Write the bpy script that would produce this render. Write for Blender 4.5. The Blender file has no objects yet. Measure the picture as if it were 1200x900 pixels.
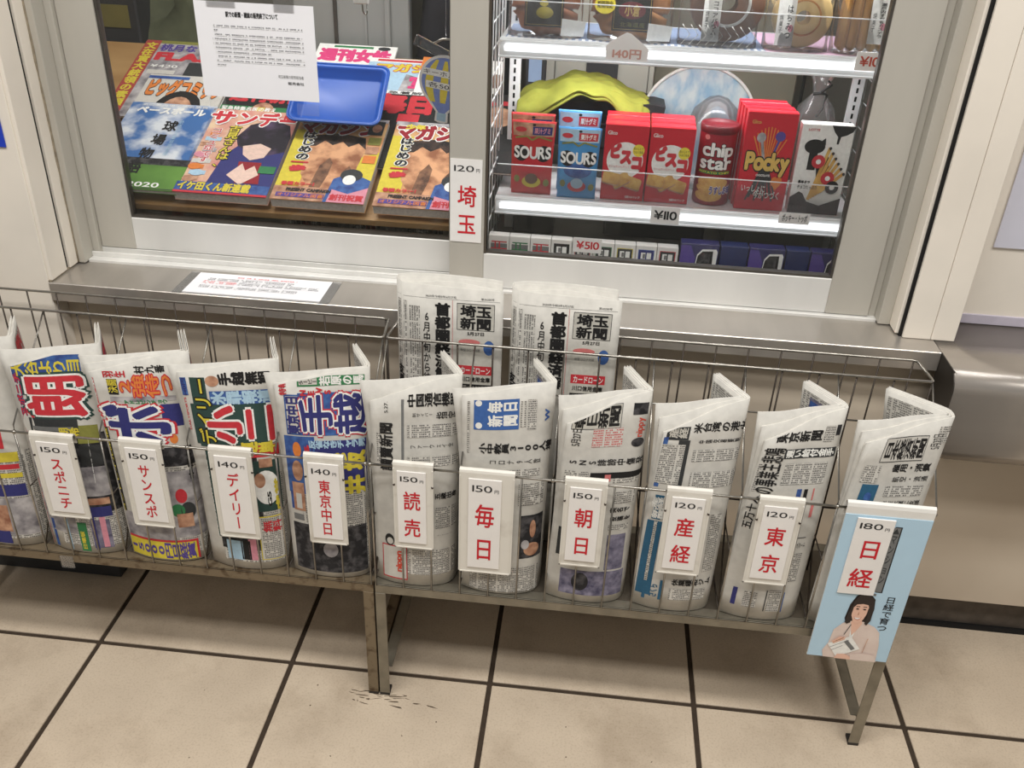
import bpy, bmesh, math, random
from mathutils import Vector, Matrix
random.seed(7)
SC = bpy.context.scene
COL = SC.collection

# ---------------------------------------------------------------- camera, world, lamps, exposure
cam = bpy.data.cameras.new('camera'); camo = bpy.data.objects.new('camera', cam); COL.objects.link(camo)
SC.camera = camo
cam.sensor_fit = 'HORIZONTAL'; cam.sensor_width = 36.0; cam.lens = 36.0*1071.41/1200
camo.matrix_world = Matrix(((0.994153, -0.083022, 0.069043, 0.919307),(0.101336, 0.496524, -0.862088, -1.260118),(0.037291, 0.864044, 0.502034, 1.419785),(0, 0, 0, 1)))
cam.clip_start = .05
SC.view_settings.view_transform = 'Standard'; SC.view_settings.look = 'None'
SC.view_settings.exposure = 0.0; SC.view_settings.gamma = 1.0; SC.view_settings.use_curve_mapping = False

w = bpy.data.worlds.new('world'); SC.world = w; w.use_nodes = True
w.node_tree.nodes['Background'].inputs[0].default_value = (1.0, .965, .92, 1)
w.node_tree.nodes['Background'].inputs[1].default_value = .20

def area(name, loc, size, power, color, rot=(0, 0, 0)):
    l = bpy.data.lights.new(name, 'AREA'); l.shape = 'RECTANGLE'; l.size, l.size_y = size
    l.energy = power; l.color = color
    o = bpy.data.objects.new(name, l); COL.objects.link(o); o.location = loc; o.rotation_euler = rot
    return o
# the station's ceiling fluorescents: two long rows, one just in front of the kiosk
area('ceiling_lamp', (.9, -.80, 2.75), (3.6, .25), 48, (1.0, .97, .93))
area('ceiling_lamp', (.9, -1.40, 2.85), (4.2, .3), 46, (1.0, .965, .92))
# lamps inside the kiosk, over the magazines and in the chilled cabinet
area('kiosk_lamp', (.3, .50, 1.66), (.62, .14), 5, (1.0, .98, .95))
area('cabinet_lamp', (1.07, .47, 1.405), (.60, .05), 3.0, (.96, .98, 1.0))
area('shelf_lamp', (1.05, .50, 1.118), (.60, .03), 1.6, (.96, .98, 1.0))

# ---------------------------------------------------------------- materials
def s2l(c): c /= 255; return c/12.92 if c <= .04045 else ((c+.055)/1.055)**2.4
def rgb(c): return (s2l(c[0]), s2l(c[1]), s2l(c[2]), 1)
MATS = {}
def mat(name, c, rough=.6, metal=0., var=.06, scale=30., bump=0., coord='Object', stretch=None, c2=None, spec=.5, thr=None, detail=4):
    """principled with a noise that varies the colour a little (or between two colours) and an optional bump"""
    if name in MATS: return MATS[name]
    m = bpy.data.materials.new(name); m.use_nodes = True; nt = m.node_tree; N = nt.nodes; L = nt.links
    b = N['Principled BSDF']; b.inputs['Roughness'].default_value = rough; b.inputs['Metallic'].default_value = metal
    b.inputs['Specular IOR Level'].default_value = spec
    tc = N.new('ShaderNodeTexCoord'); mp = N.new('ShaderNodeMapping'); nz = N.new('ShaderNodeTexNoise')
    mp.inputs['Scale'].default_value = stretch or (1, 1, 1)
    L.new(tc.outputs[coord], mp.inputs['Vector']); L.new(mp.outputs[0], nz.inputs['Vector'])
    nz.inputs['Scale'].default_value = scale; nz.inputs['Detail'].default_value = detail
    cr = N.new('ShaderNodeValToRGB'); L.new(nz.outputs['Fac'], cr.inputs[0])
    a = rgb(c)
    if c2: d = rgb(c2)
    else: d = tuple(x*(1-var*2) for x in a[:3])+(1,); a = tuple(min(1, x*(1+var)) for x in a[:3])+(1,)
    lo, hi = thr or (.3, .7)
    cr.color_ramp.elements[0].position = lo; cr.color_ramp.elements[1].position = hi
    cr.color_ramp.elements[0].color = d; cr.color_ramp.elements[1].color = a
    L.new(cr.outputs[0], b.inputs['Base Color'])
    if bump:
        bp = N.new('ShaderNodeBump'); bp.inputs['Strength'].default_value = bump; bp.inputs['Distance'].default_value = .002
        L.new(nz.outputs['Fac'], bp.inputs['Height']); L.new(bp.outputs[0], b.inputs['Normal'])
    MATS[name] = m
    return m
def glassy(name, tint, alpha, rough=.03, refl=1.0, ior=1.45):
    """thin clear sheet: see-through with a fresnel reflection and a little of its own body colour"""
    m = bpy.data.materials.new(name); m.use_nodes = True; nt = m.node_tree; N = nt.nodes; L = nt.links; N.clear()
    out = N.new('ShaderNodeOutputMaterial'); tr = N.new('ShaderNodeBsdfTransparent'); gl = N.new('ShaderNodeBsdfGlossy')
    df = N.new('ShaderNodeBsdfDiffuse'); m1 = N.new('ShaderNodeMixShader'); m2 = N.new('ShaderNodeMixShader'); fr = N.new('ShaderNodeFresnel')
    mu = N.new('ShaderNodeMath'); mu.operation = 'MULTIPLY'; mu.inputs[1].default_value = refl
    gl.inputs['Roughness'].default_value = rough; fr.inputs[0].default_value = ior
    tr.inputs[0].default_value = (1, 1, 1, 1); df.inputs[0].default_value = rgb(tint); m1.inputs[0].default_value = alpha
    L.new(tr.outputs[0], m1.inputs[1]); L.new(df.outputs[0], m1.inputs[2]); L.new(fr.outputs[0], mu.inputs[0]); L.new(mu.outputs[0], m2.inputs[0])
    L.new(m1.outputs[0], m2.inputs[1]); L.new(gl.outputs[0], m2.inputs[2]); L.new(m2.outputs[0], out.inputs[0])
    MATS[name] = m
    return m
def body(name, ink, base, pitch=.0034, horiz=True, lo=.12):
    """small print on paper: rows of broken characters too small to read, laid out in metres along the sheet (UV)"""
    m = bpy.data.materials.new(name); m.use_nodes = True; nt = m.node_tree; N = nt.nodes; L = nt.links
    b = N['Principled BSDF']; b.inputs['Roughness'].default_value = .8
    uv = N.new('ShaderNodeTexCoord'); sp = N.new('ShaderNodeSeparateXYZ'); L.new(uv.outputs['UV'], sp.inputs[0])
    A, B = ('X', 'Y') if horiz else ('Y', 'X')
    def mth(op, x, y=None):
        n = N.new('ShaderNodeMath'); n.operation = op
        for i, q in enumerate((x, y)):
            if q is None: continue
            if isinstance(q, (int, float)): n.inputs[i].default_value = q
            else: L.new(q, n.inputs[i])
        return n.outputs[0]
    r = mth('DIVIDE', sp.outputs[B], pitch); c = mth('DIVIDE', sp.outputs[A], pitch*.78)
    row = mth('LESS_THAN', mth('FRACT', r), .66); gap = mth('LESS_THAN', mth('FRACT', c), .84)
    cb = N.new('ShaderNodeCombineXYZ'); L.new(mth('FLOOR', r), cb.inputs[0]); L.new(mth('FLOOR', c), cb.inputs[1])
    wn = N.new('ShaderNodeTexWhiteNoise'); wn.noise_dimensions = '2D'; L.new(cb.outputs[0], wn.inputs['Vector'])
    on = mth('MULTIPLY', mth('GREATER_THAN', wn.outputs[0], lo), mth('LESS_THAN', mth('FRACT', mth('DIVIDE', c, 11.0)), .90))
    nz = N.new('ShaderNodeTexNoise'); nz.inputs['Scale'].default_value = 2.6/pitch; nz.inputs['Detail'].default_value = 1; L.new(uv.outputs['UV'], nz.inputs['Vector'])
    st = mth('GREATER_THAN', nz.outputs['Fac'], .42)
    f = mth('MULTIPLY', mth('MULTIPLY', row, gap), mth('MULTIPLY', on, st))
    mx = N.new('ShaderNodeMix'); mx.data_type = 'RGBA'; L.new(f, mx.inputs['Factor']); mx.inputs[6].default_value = rgb(base); mx.inputs[7].default_value = rgb(ink)
    L.new(mx.outputs[2], b.inputs['Base Color']); MATS[name] = m
    return m
PAPER = (210, 207, 199)
def mk(name, c, **k): return mat(name, c, **dict(dict(rough=.75, scale=160, var=.05), **k))
mk('paper', PAPER, scale=90, bump=.05, var=.03); mk('paperg', (205, 202, 192)); mk('paperw', (245, 245, 240)); mk('newsback', (208, 205, 197), scale=60, bump=.08)
mk('black', (26, 25, 25)); mk('dark', (52, 54, 55)); mk('grey', (120, 121, 120)); mk('redink', (205, 52, 62)); mk('redorange', (214, 78, 58)); mk('orange', (226, 132, 60)); mk('yellow', (222, 204, 66))
mk('green', (52, 128, 78)); mk('darkgreen', (44, 72, 66)); mk('navy', (50, 52, 118)); mk('mblue', (62, 104, 172)); mk('paleblue', (176, 208, 228)); mk('teal', (44, 98, 130)); mk('pink', (222, 148, 164)); mk('pinkred', (212, 120, 118))
mk('olive', (138, 138, 66)); mk('violet', (88, 70, 150)); mk('cardred', (206, 28, 42), var=.02); mk('textblack', (32, 32, 34), var=.02); mk('faint', (150, 150, 150))
mk('photo_grey', (200, 196, 196), c2=(112, 108, 114), scale=45); mk('photo_skin', (216, 170, 138), c2=(150, 98, 74), scale=60); mk('photo_blue', (70, 112, 176), c2=(44, 66, 132), scale=80)
mk('photo_dark', (92, 90, 92), c2=(30, 30, 34), scale=70, thr=(.45, .7)); mk('photo_violet', (150, 146, 166), c2=(72, 70, 96), scale=70)
body('body', (92, 90, 88), PAPER, pitch=.0040); body('bodyv', (92, 90, 88), PAPER, pitch=.0040, horiz=False); body('bodyred', (196, 84, 84), PAPER, pitch=.0042)
body('body_white', (110, 110, 116), (240, 240, 242), pitch=.0052); body('body_white_red', (214, 70, 78), (240, 240, 242), pitch=.0056, lo=.25); body('body_small', (110, 110, 116), (240, 240, 242), pitch=.0036)
ALU = mat('aluminium', (226, 225, 221), .42, .12, var=.05, scale=9, stretch=(1, 1, .2), bump=.03)  # paler than the stiles: the rails' floor reflection is painted into the colour
ALUS = mat('aluminium_stile', (194, 190, 180), .42, .2, var=.05, scale=9, stretch=(1, 1, .2), bump=.03)  # same metal, darker because no floor reflection is painted in
ALUD = mat('aluminium_bead', (96, 92, 86), .4, .6, var=.1, scale=40)
STEEL = mat('stainless', (186, 180, 172), .30, .62, var=.08, scale=14, stretch=(1, .15, 1))
STEELC = mat('stainless_polished', (188, 181, 173), .24, .66, var=.06, scale=12, stretch=(.1, 1, 1))
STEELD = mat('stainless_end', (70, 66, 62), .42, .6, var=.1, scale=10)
WIRE = mat('wire', (172, 168, 160), .28, .95, var=.12, scale=60)
WIRED = mat('wire_dark', (66, 58, 50), .5, .5, var=.2, scale=60)  # darker wire for the rear rows and lower divider bars
ANGLE = mat('angle_iron', (140, 134, 120), .45, .6, var=.12, scale=30, bump=.1)
ANGLER = mat('angle_iron_rusty', (128, 114, 92), .55, .35, scale=55, bump=.15, c2=(84, 66, 46), thr=(.30, .48))
CREAM = mat('cream_paint', (238, 230, 217), .5, 0, var=.035, scale=6, bump=.02)
CREAMD = mat('cream_paint_mottled', (212, 200, 182), .55, 0, scale=3.2, c2=(196, 182, 163), bump=.02)  # darker, mottled cream of the lower wall
BLACKG = mat('gap_black', (14, 13, 12), .9)
def tile_material():
    m = mat('floor_tile', (214, 198, 176), .42, 0, scale=7, c2=(200, 184, 163), thr=(.3, .72), bump=.02, coord='Object')
    nt = m.node_tree; N = nt.nodes; L = nt.links; b = N['Principled BSDF']; ramp = b.inputs['Base Color'].links[0].from_socket
    tc = N.new('ShaderNodeTexCoord'); oi = N.new('ShaderNodeObjectInfo'); ad = N.new('ShaderNodeVectorMath'); ad.operation = 'ADD'
    L.new(tc.outputs['Object'], ad.inputs[0]); L.new(oi.outputs['Location'], ad.inputs[1])
    for n in N:
        if n.type == 'MAPPING': L.new(ad.outputs[0], n.inputs['Vector'])
    fine = N.new('ShaderNodeTexNoise'); fine.inputs['Scale'].default_value = 260; fine.inputs['Detail'].default_value = 6; L.new(ad.outputs[0], fine.inputs['Vector'])
    r2 = N.new('ShaderNodeValToRGB'); L.new(fine.outputs['Fac'], r2.inputs[0]); r2.color_ramp.elements[0].position = .32; r2.color_ramp.elements[1].position = .5
    r2.color_ramp.elements[0].color = (.87, .85, .82, 1); r2.color_ramp.elements[1].color = (1, 1, 1, 1)
    # grime trodden in behind the rack (bigger soft stains)
    st = N.new('ShaderNodeTexNoise'); st.inputs['Scale'].default_value = 4.5; st.inputs['Detail'].default_value = 5; st.inputs['Roughness'].default_value = .7; L.new(ad.outputs[0], st.inputs['Vector'])
    r3 = N.new('ShaderNodeValToRGB'); L.new(st.outputs['Fac'], r3.inputs[0]); r3.color_ramp.elements[0].position = .34; r3.color_ramp.elements[1].position = .52
    r3.color_ramp.elements[0].color = (.82, .80, .78, 1); r3.color_ramp.elements[1].color = (1, 1, 1, 1)
    m1 = N.new('ShaderNodeMix'); m1.data_type = 'RGBA'; m1.blend_type = 'MULTIPLY'; m1.inputs['Factor'].default_value = 1
    m2 = N.new('ShaderNodeMix'); m2.data_type = 'RGBA'; m2.blend_type = 'MULTIPLY'; m2.inputs['Factor'].default_value = 1
    L.new(ramp, m1.inputs[6]); L.new(r2.outputs[0], m1.inputs[7]); L.new(m1.outputs[2], m2.inputs[6]); L.new(r3.outputs[0], m2.inputs[7]); L.new(m2.outputs[2], b.inputs['Base Color'])
    return m
TILE = tile_material()
GROUT = mat('grout', (62, 50, 38), .9, var=.1, scale=80)
STONE = mat('plinth_stone', (92, 84, 76), .7, var=.15, scale=40)
PLASTIC = mat('white_plastic', (236, 234, 228), .35, var=.02)
PLASTICG = mat('white_plastic_worn', (228, 224, 214), .42, scale=25, c2=(206, 200, 188), thr=(.2, .45))
GLASS = glassy('window_glass', (150, 150, 140), .02, .02, .7)
CLEAR = glassy('clear_acrylic', (225, 230, 235), .035, .05, .7)
FILM = glassy('clear_film', (236, 234, 232), .05, .12, .8)
WOOD = mat('pale_wood', (198, 160, 108), .5, scale=14, c2=(170, 130, 82), stretch=(.15, 1, 1.5), bump=.05)

# ---------------------------------------------------------------- mesh building
class MB:
    """collects shapes into one mesh"""
    def __init__(s): s.v = []; s.f = []; s.m = []; s.mats = []; s.uv = {}; s.sm = set()
    def mi(s, m):
        m = MATS[m] if isinstance(m, str) else m
        if m not in s.mats: s.mats.append(m)
        return s.mats.index(m)
    def add(s, v, f, m, smooth=False):
        o = len(s.v); s.v += [tuple(p) for p in v]; k = s.mi(m)
        for q in f:
            if smooth: s.sm.add(len(s.f))
            s.f.append(tuple(i+o for i in q)); s.m.append(k)
        return s
    def box(s, x0, x1, y0, y1, z0, z1, m, bev=0.):
        if bev:
            b = min(bev, abs(x1-x0)/2.2, abs(y1-y0)/2.2, abs(z1-z0)/2.2); bm = bmesh.new(); bmesh.ops.create_cube(bm, size=1)
            for v in bm.verts: v.co = Vector(((x0+x1)/2+v.co.x*(x1-x0), (y0+y1)/2+v.co.y*(y1-y0), (z0+z1)/2+v.co.z*(z1-z0)))
            bmesh.ops.bevel(bm, geom=bm.edges[:], offset=b, segments=1, affect='EDGES')
            bm.verts.index_update(); s.add([v.co[:] for v in bm.verts], [[v.index for v in f.verts] for f in bm.faces], m); bm.free(); return s
        return s.add([(x0, y0, z0), (x1, y0, z0), (x1, y1, z0), (x0, y1, z0), (x0, y0, z1), (x1, y0, z1), (x1, y1, z1), (x0, y1, z1)],
                     [(0, 3, 2, 1), (4, 5, 6, 7), (0, 1, 5, 4), (1, 2, 6, 5), (2, 3, 7, 6), (3, 0, 4, 7)], m)
    def prism(s, pts, ax, a0, a1, m, smooth=False):
        """polygon pts in the plane across axis ax, pushed from a0 to a1"""
        n = len(pts)
        def P(p, a): q = list(p); q.insert(ax, a); return tuple(q)
        return s.add([P(p, a0) for p in pts]+[P(p, a1) for p in pts], [tuple(range(n))[::-1], tuple(range(n, 2*n))]+[(i, (i+1) % n, n+(i+1) % n, n+i) for i in range(n)], m, smooth)
    def tube(s, path, r, m, n=8, cap=True, rr=None):
        P = [Vector(p) for p in path]; V = []; F = []
        up = Vector((0, 0, 1))
        for i, p in enumerate(P):
            t = (P[min(i+1, len(P)-1)]-P[max(i-1, 0)]).normalized()
            a = t.cross(up if abs(t.dot(up)) < .95 else Vector((0, 1, 0))).normalized(); b = t.cross(a)
            q = rr[i] if rr else r
            V += [p+(a*math.cos(k*2*math.pi/n)+b*math.sin(k*2*math.pi/n))*q for k in range(n)]
        for i in range(len(P)-1):
            F += [(i*n+k, i*n+(k+1) % n, (i+1)*n+(k+1) % n, (i+1)*n+k) for k in range(n)]
        if cap: F += [tuple(range(n))[::-1], tuple(range((len(P)-1)*n, len(P)*n))]
        return s.add(V, F, m, True)
    def lathe(s, prof, c, m, n=28, axis=2):
        V = []; F = []
        for r, h in prof:
            for k in range(n):
                a = 2*math.pi*k/n; q = [c[0]+r*math.cos(a), c[1]+r*math.sin(a), c[2]+h]
                if axis == 1: q = [c[0]+r*math.cos(a), c[1]+h, c[2]+r*math.sin(a)]
                V.append(q)
        for i in range(len(prof)-1): F += [(i*n+k, i*n+(k+1) % n, (i+1)*n+(k+1) % n, (i+1)*n+k) for k in range(n)]
        return s.add(V, F, m, True)
    def sheet(s, fn, nu, nv, th, m, smooth=True, m2=None):
        """closed slab: fn(i/nu, j/nv, 0) front face, fn(.., 1) back face"""
        V = [fn(i/nu, j/nv, b) for b in (0, 1) for j in range(nv+1) for i in range(nu+1)]; W = nu+1; o = W*(nv+1); F = []; G = []
        for j in range(nv):
            for i in range(nu):
                a = j*W+i; F.append((a, a+1, a+1+W, a+W)); G.append((o+a, o+a+W, o+a+1+W, o+a+1))
        R = []
        for i in range(nu): R += [(i, o+i, o+i+1, i+1), (nv*W+i, nv*W+i+1, o+nv*W+i+1, o+nv*W+i)]
        for j in range(nv): R += [(j*W, j*W+W, o+j*W+W, o+j*W), (j*W+nu, o+j*W+nu, o+j*W+W+nu, j*W+W+nu)]
        base = len(s.v); s.v += [tuple(p) for p in V]; k = s.mi(m); k2 = s.mi(m2 or m)
        for L_, kk, sm in ((F, k, smooth), (G, k2, smooth), (R, k, False)):
            for q in L_:
                if sm: s.sm.add(len(s.f))
                s.f.append(tuple(i+base for i in q)); s.m.append(kk)
        return s
    def mesh(s, name):
        me = bpy.data.meshes.new(name); me.from_pydata(s.v, [], s.f)
        for m in s.mats: me.materials.append(m)
        me.polygons.foreach_set('material_index', s.m); me.polygons.foreach_set('use_smooth', [i in s.sm for i in range(len(s.f))])
        me.update(); return me
    def obj(s, name, parent=None, **props):
        o = bpy.data.objects.new(name, s.mesh(name)); COL.objects.link(o)
        if parent: o.parent = parent
        for k, v in props.items(): o[k] = v
        return o
def thing(name, label, cat, loc=(0, 0, 0), group=None, kind=None):
    o = bpy.data.objects.new(name, None); COL.objects.link(o); o.location = loc; o.empty_display_size = .05
    if label: o['label'] = label
    if cat: o['category'] = cat
    if group: o['group'] = group
    if kind: o['kind'] = kind
    return o
def put(o, parent):
    """parent o and keep its world place (the parent is an unrotated empty)"""
    o.parent = parent; o.matrix_parent_inverse = Matrix.Translation(-Vector(parent.location)); return o
def part(mb, name, parent, **props):
    o = mb.obj(name, None, **props); return put(o, parent)

# ---------------------------------------------------------------- lettering and flat print
GL = {}
def glyph(ch, bold):
    """outline letter as faces in an em square; a bold one is the light letter laid over itself in a ring of small shifts"""
    key = (ch, bold)
    if bold and key not in GL:
        V0, F0, adv = glyph(ch, 0); V = []; F = []
        rings = [(bold, 4 if bold < .03 else 8)]+([(bold*.5, 6)] if bold > .05 else [])+([(0, 1)] if bold > .05 else [])
        for r, n in rings:
            for k in range(n):
                a = 2*math.pi*(k+.5)/n; o = len(V); dz = len(V)/max(len(V0), 1)*.9e-5; V += [(x+r*math.cos(a), y+r*math.sin(a), dz) for x, y, z in V0]; F += [tuple(i+o for i in q) for q in F0]
        GL[key] = (V, F, adv)
    if key not in GL:
        c = bpy.data.curves.new('g', 'FONT'); c.body = ch; c.size = 1; c.resolution_u = 2 if ord(ch) > 0x2E80 else 4
        o = bpy.data.objects.new('g', c); COL.objects.link(o)
        bpy.context.view_layer.update()
        me = bpy.data.meshes.new_from_object(o.evaluated_get(bpy.context.evaluated_depsgraph_get()))
        V = [(v.co.x, v.co.y) for v in me.vertices]; F = [tuple(p.vertices) for p in me.polygons]
        bpy.data.objects.remove(o); bpy.data.curves.remove(c); bpy.data.meshes.remove(me)
        wide = ord(ch) > 0x2E80
        if V: x0 = min(v[0] for v in V); x1 = max(v[0] for v in V)
        else: x0, x1 = 0, .3
        adv = 1.0 if wide else x1-x0+.07
        if not wide: V = [(v[0]-x0+.035, v[1]) for v in V]
        GL[key] = ([(a, b+.12, 0) for a, b in V], F, adv)
    return GL[key]
class Print:
    """flat print laid on a surface: map(x, y, lift) gives the point; each part name becomes one child mesh"""
    def __init__(s, fn, size=(1, 1), cut=None, step=.00022, base=.0004):
        s.fn = fn; s.sz = size; s.cut = cut; s.parts = {}; s.step = step; s.base = base
    def put(s, part, V, F, m, lv):
        s.n = getattr(s, 'n', 0)+1; lv += (s.n % 16)*.014      # neighbours at one level never share a plane
        s.parts.setdefault(part, []).append(([(p[0], p[1], p[2] if len(p) > 2 else 0) for p in V], F, m, lv))
    def poly(s, part, pts, m, lv=0): s.put(part, pts, [tuple(range(len(pts)))], m, lv)
    def rect(s, part, x0, y0, x1, y1, m, lv=0): s.poly(part, [(x0, y0), (x1, y0), (x1, y1), (x0, y1)], m, lv)
    def ell(s, part, x0, y0, x1, y1, m, lv=0, n=20, a0=0, a1=2*math.pi):
        cx, cy, rx, ry = (x0+x1)/2, (y0+y1)/2, (x1-x0)/2, (y1-y0)/2
        s.poly(part, [(cx+rx*math.cos(a0+(a1-a0)*k/n), cy+ry*math.sin(a0+(a1-a0)*k/n)) for k in range(n)], m, lv)
    def line(s, part, pts, wd, m, lv=0):
        for (x0, y0), (x1, y1) in zip(pts, pts[1:]):
            dx, dy = (x1-x0)*s.sz[0], (y1-y0)*s.sz[1]; l = math.hypot(dx, dy) or 1; nx, ny = -dy/l*wd/2/s.sz[0], dx/l*wd/2/s.sz[1]
            s.poly(part, [(x0-nx, y0-ny), (x1-nx, y1-ny), (x1+nx, y1+ny), (x0+nx, y0+ny)], m, lv)
    def text(s, part, txt, x0, y0, x1, y1, mode='h', m='black', lv=1, bold=0.):
        G = [glyph(c, bold) for c in txt]; n = len(txt); V = []; F = []
        tot = sum(g[2] for g in G); cur = 0
        for i, (gv, gf, adv) in enumerate(G):
            o = len(V); ch = txt[i]
            if mode in ('h', 'rh'):
                for a, b, z in gv:
                    if mode == 'h': V.append((x0+(cur+a)/tot*(x1-x0), y0+b*(y1-y0), z))
                    else: V.append((x0+(1-b)*(x1-x0), y0+(cur+a)/tot*(y1-y0), z))
            else:
                for a, b, z in gv:
                    a2 = a+(1-adv)/2 if adv < 1 else a
                    if ch in 'ー～' : a2, b = b, 1-a2
                    if mode == 'v': V.append((x0+a2*(x1-x0), y1-(i+1-b)/n*(y1-y0), z))
                    else: V.append((x0+(i+1-b)/n*(x1-x0), y0+a2*(y1-y0), z))
            F += [tuple(k+o for k in q) for q in gf]; cur += adv
        s.put(part, V, F, m, lv)
    def clusters(s):
        """print items of one part that touch each other stay together, the others become parts of their own"""
        out = []
        for name, L in s.parts.items():
            B = []
            for V, F, m, lv in L:
                xs = [p[0] for p in V]; ys = [p[1] for p in V]
                if xs: B.append([min(xs), min(ys), max(xs), max(ys), [(V, F, m, lv)]])
            i = 0
            while i < len(B):
                j = i+1; hit = False
                while j < len(B):
                    a, b = B[i], B[j]
                    if a[0] < b[2] and b[0] < a[2] and a[1] < b[3] and b[1] < a[3]:
                        B[i] = [min(a[0], b[0]), min(a[1], b[1]), max(a[2], b[2]), max(a[3], b[3]), a[4]+b[4]]; del B[j]; hit = True
                    else: j += 1
                if not hit: i += 1
            out += [(name, b[4]) for b in B]
        return out
    def build(s, parent, skip=()):
        out = []
        for name, L in s.clusters():
            mb = MB(); UV = []
            for V, F, m, lv in L:
                if s.cut:
                    bm = bmesh.new(); vs = [bm.verts.new(p) for p in V]
                    for q in F:
                        try: bm.faces.new([vs[i] for i in q])
                        except ValueError: pass
                    xs = [p[0] for p in V]; ys = [p[1] for p in V]
                    for ax, st, lo, hi in ((0, s.cut[0], min(xs), max(xs)), (1, s.cut[1], min(ys), max(ys))):
                        k = math.floor(lo/st)+1
                        while k*st < hi:
                            co = [0, 0, 0]; no = [0, 0, 0]; co[ax] = k*st; no[ax] = 1
                            bmesh.ops.bisect_plane(bm, geom=bm.verts[:]+bm.edges[:]+bm.faces[:], dist=1e-7, plane_co=co, plane_no=no); k += 1
                    bm.verts.index_update(); V = [v.co[:] for v in bm.verts]; F = [[v.index for v in f.verts] for f in bm.faces]; bm.free()
                if not F: continue
                a = sum((V[q[i]][0]*V[q[(i+1) % len(q)]][1]-V[q[(i+1) % len(q)]][0]*V[q[i]][1]) for q in F for i in range(len(q)))
                if a < 0: F = [tuple(q)[::-1] for q in F]
                mb.add([s.fn(x, y, s.base+lv*s.step+z) for x, y, z in V], F, m); UV += [(x*s.sz[0], y*s.sz[1]) for x, y, z in V]
            if not mb.f: continue
            me = mb.mesh(name); uv = me.uv_layers.new(name='UVMap')
            for lp in me.loops: uv.data[lp.index].uv = UV[lp.vertex_index]
            o = bpy.data.objects.new(name, me); COL.objects.link(o); put(o, parent) if parent else None; out.append(o)
        return out
def plane_map(o, ux, uy, W, H):
    """normalised x, y on a flat rectangle with corner o, side directions ux, uy (unit) and size W, H"""
    o, ux, uy = Vector(o), Vector(ux).normalized(), Vector(uy).normalized(); n = ux.cross(uy).normalized()
    return lambda x, y, l: o+ux*(x*W)+uy*(y*H)+n*l

# ================================================================ the setting
floor = MB().box(-1.6, 3.2, -1.6, .42, -.06, -.0035, GROUT).obj('floor', kind='structure')
tb = MB().box(-.195, .195, -.195, .195, -.02, 0, TILE, bev=.0012); tile_mesh = tb.mesh('tile')
for iy in range(-3, 1):
    for ix in range(-4, 7):
        o = bpy.data.objects.new('tile', tile_mesh); COL.objects.link(o); o.location = (ix*.4+.2, iy*.4+.2, 0); o.parent = floor
sc = MB(); rs = random.Random(4); SCM = mat('scuff', (92, 76, 58), .8, var=.2, scale=200)
def speck(x, y, l, w_, a):
    n = 9; P = [(x+math.cos(2*math.pi*k/n)*l*rs.uniform(.6, 1)*math.cos(a)-math.sin(2*math.pi*k/n)*w_*rs.uniform(.5, 1)*math.sin(a), y+math.cos(2*math.pi*k/n)*l*rs.uniform(.6, 1)*math.sin(a)+math.sin(2*math.pi*k/n)*w_*rs.uniform(.5, 1)*math.cos(a), .00035) for k in range(n)]
    sc.add(P+[(p[0], p[1], .0001) for p in P], [tuple(range(n))]+[(k, k+n, (k+1) % n+n, (k+1) % n) for k in range(n)], SCM)
for q in range(26): speck(.59+rs.gauss(0, .045), -.066+rs.gauss(0, .010), rs.uniform(.004, .018), rs.uniform(.0006, .0016), rs.uniform(-.3, .3))
for q in range(14): speck(rs.uniform(-.1, 1.8), rs.uniform(-.28, -.05), rs.uniform(.0012, .0025), rs.uniform(.001, .002), rs.uniform(0, 3))
sc.obj('scuff_marks', floor, kind='stuff')
def struct(mb, name, parent=None, **k):
    o = mb.obj(name, None, **k)
    if parent: put(o, parent)
    else: o['kind'] = 'structure'
    return o
# lower wall under the counter, its plinth, and the pillar at the left
struct(MB().box(-.067, 3.2, .25, .30, .11, .662, CREAMD, bev=.001).box(-.067, 3.2, .27, .40, .10, .118, CREAMD), 'wall_back')
b = MB().box(-.067, 3.2, .293, .36, .004, .112, STONE).box(-.067, 3.2, .286, .296, 0, .012, BLACKG)
struct(b, 'baseboard_back')
struct(MB().box(-1.6, -.067, .2065, .36, .085, 2.4, CREAM, bev=.0015), 'wall_left')
struct(MB().box(-1.6, -.045, .186, .26, 0, .085, 'pillar_base' and mat('pillar_plinth', (60, 62, 64), .55, .2), bev=.002), 'baseboard_left')
# joint boards of the left reveal: board, dark gap, board (thin uneven sealant beside them)
t = MB().box(-.0685, -.0600, .2100, .2625, .703, 2.2, CREAM, bev=.0008); struct(t, 'trim_1')
t = MB().box(-.0690, -.0640, .2625, .2720, .703, 2.2, BLACKG); struct(t, 'trim_2')
t = MB().box(-.0685, -.0585, .2720, .3000, .703, 2.2, CREAM, bev=.0008)
pts = [(-.0585, .703)]
struct(t, 'trim_3')
def seal(x, y, z0, z1, r):
    rnd = random.Random(3); P = [(x, y+rnd.uniform(-.0012, .0012), z0+(z1-z0)*k/40) for k in range(41)]
    return MB().tube(P, r, mat('old_sealant', (150, 138, 118), .8, var=.15, scale=90), 6, rr=[r*rnd.uniform(.5, 1.25) for _ in P])
struct(seal(-.0585, .3008, .703, 1.7, .0028), 'trim_4')
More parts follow.
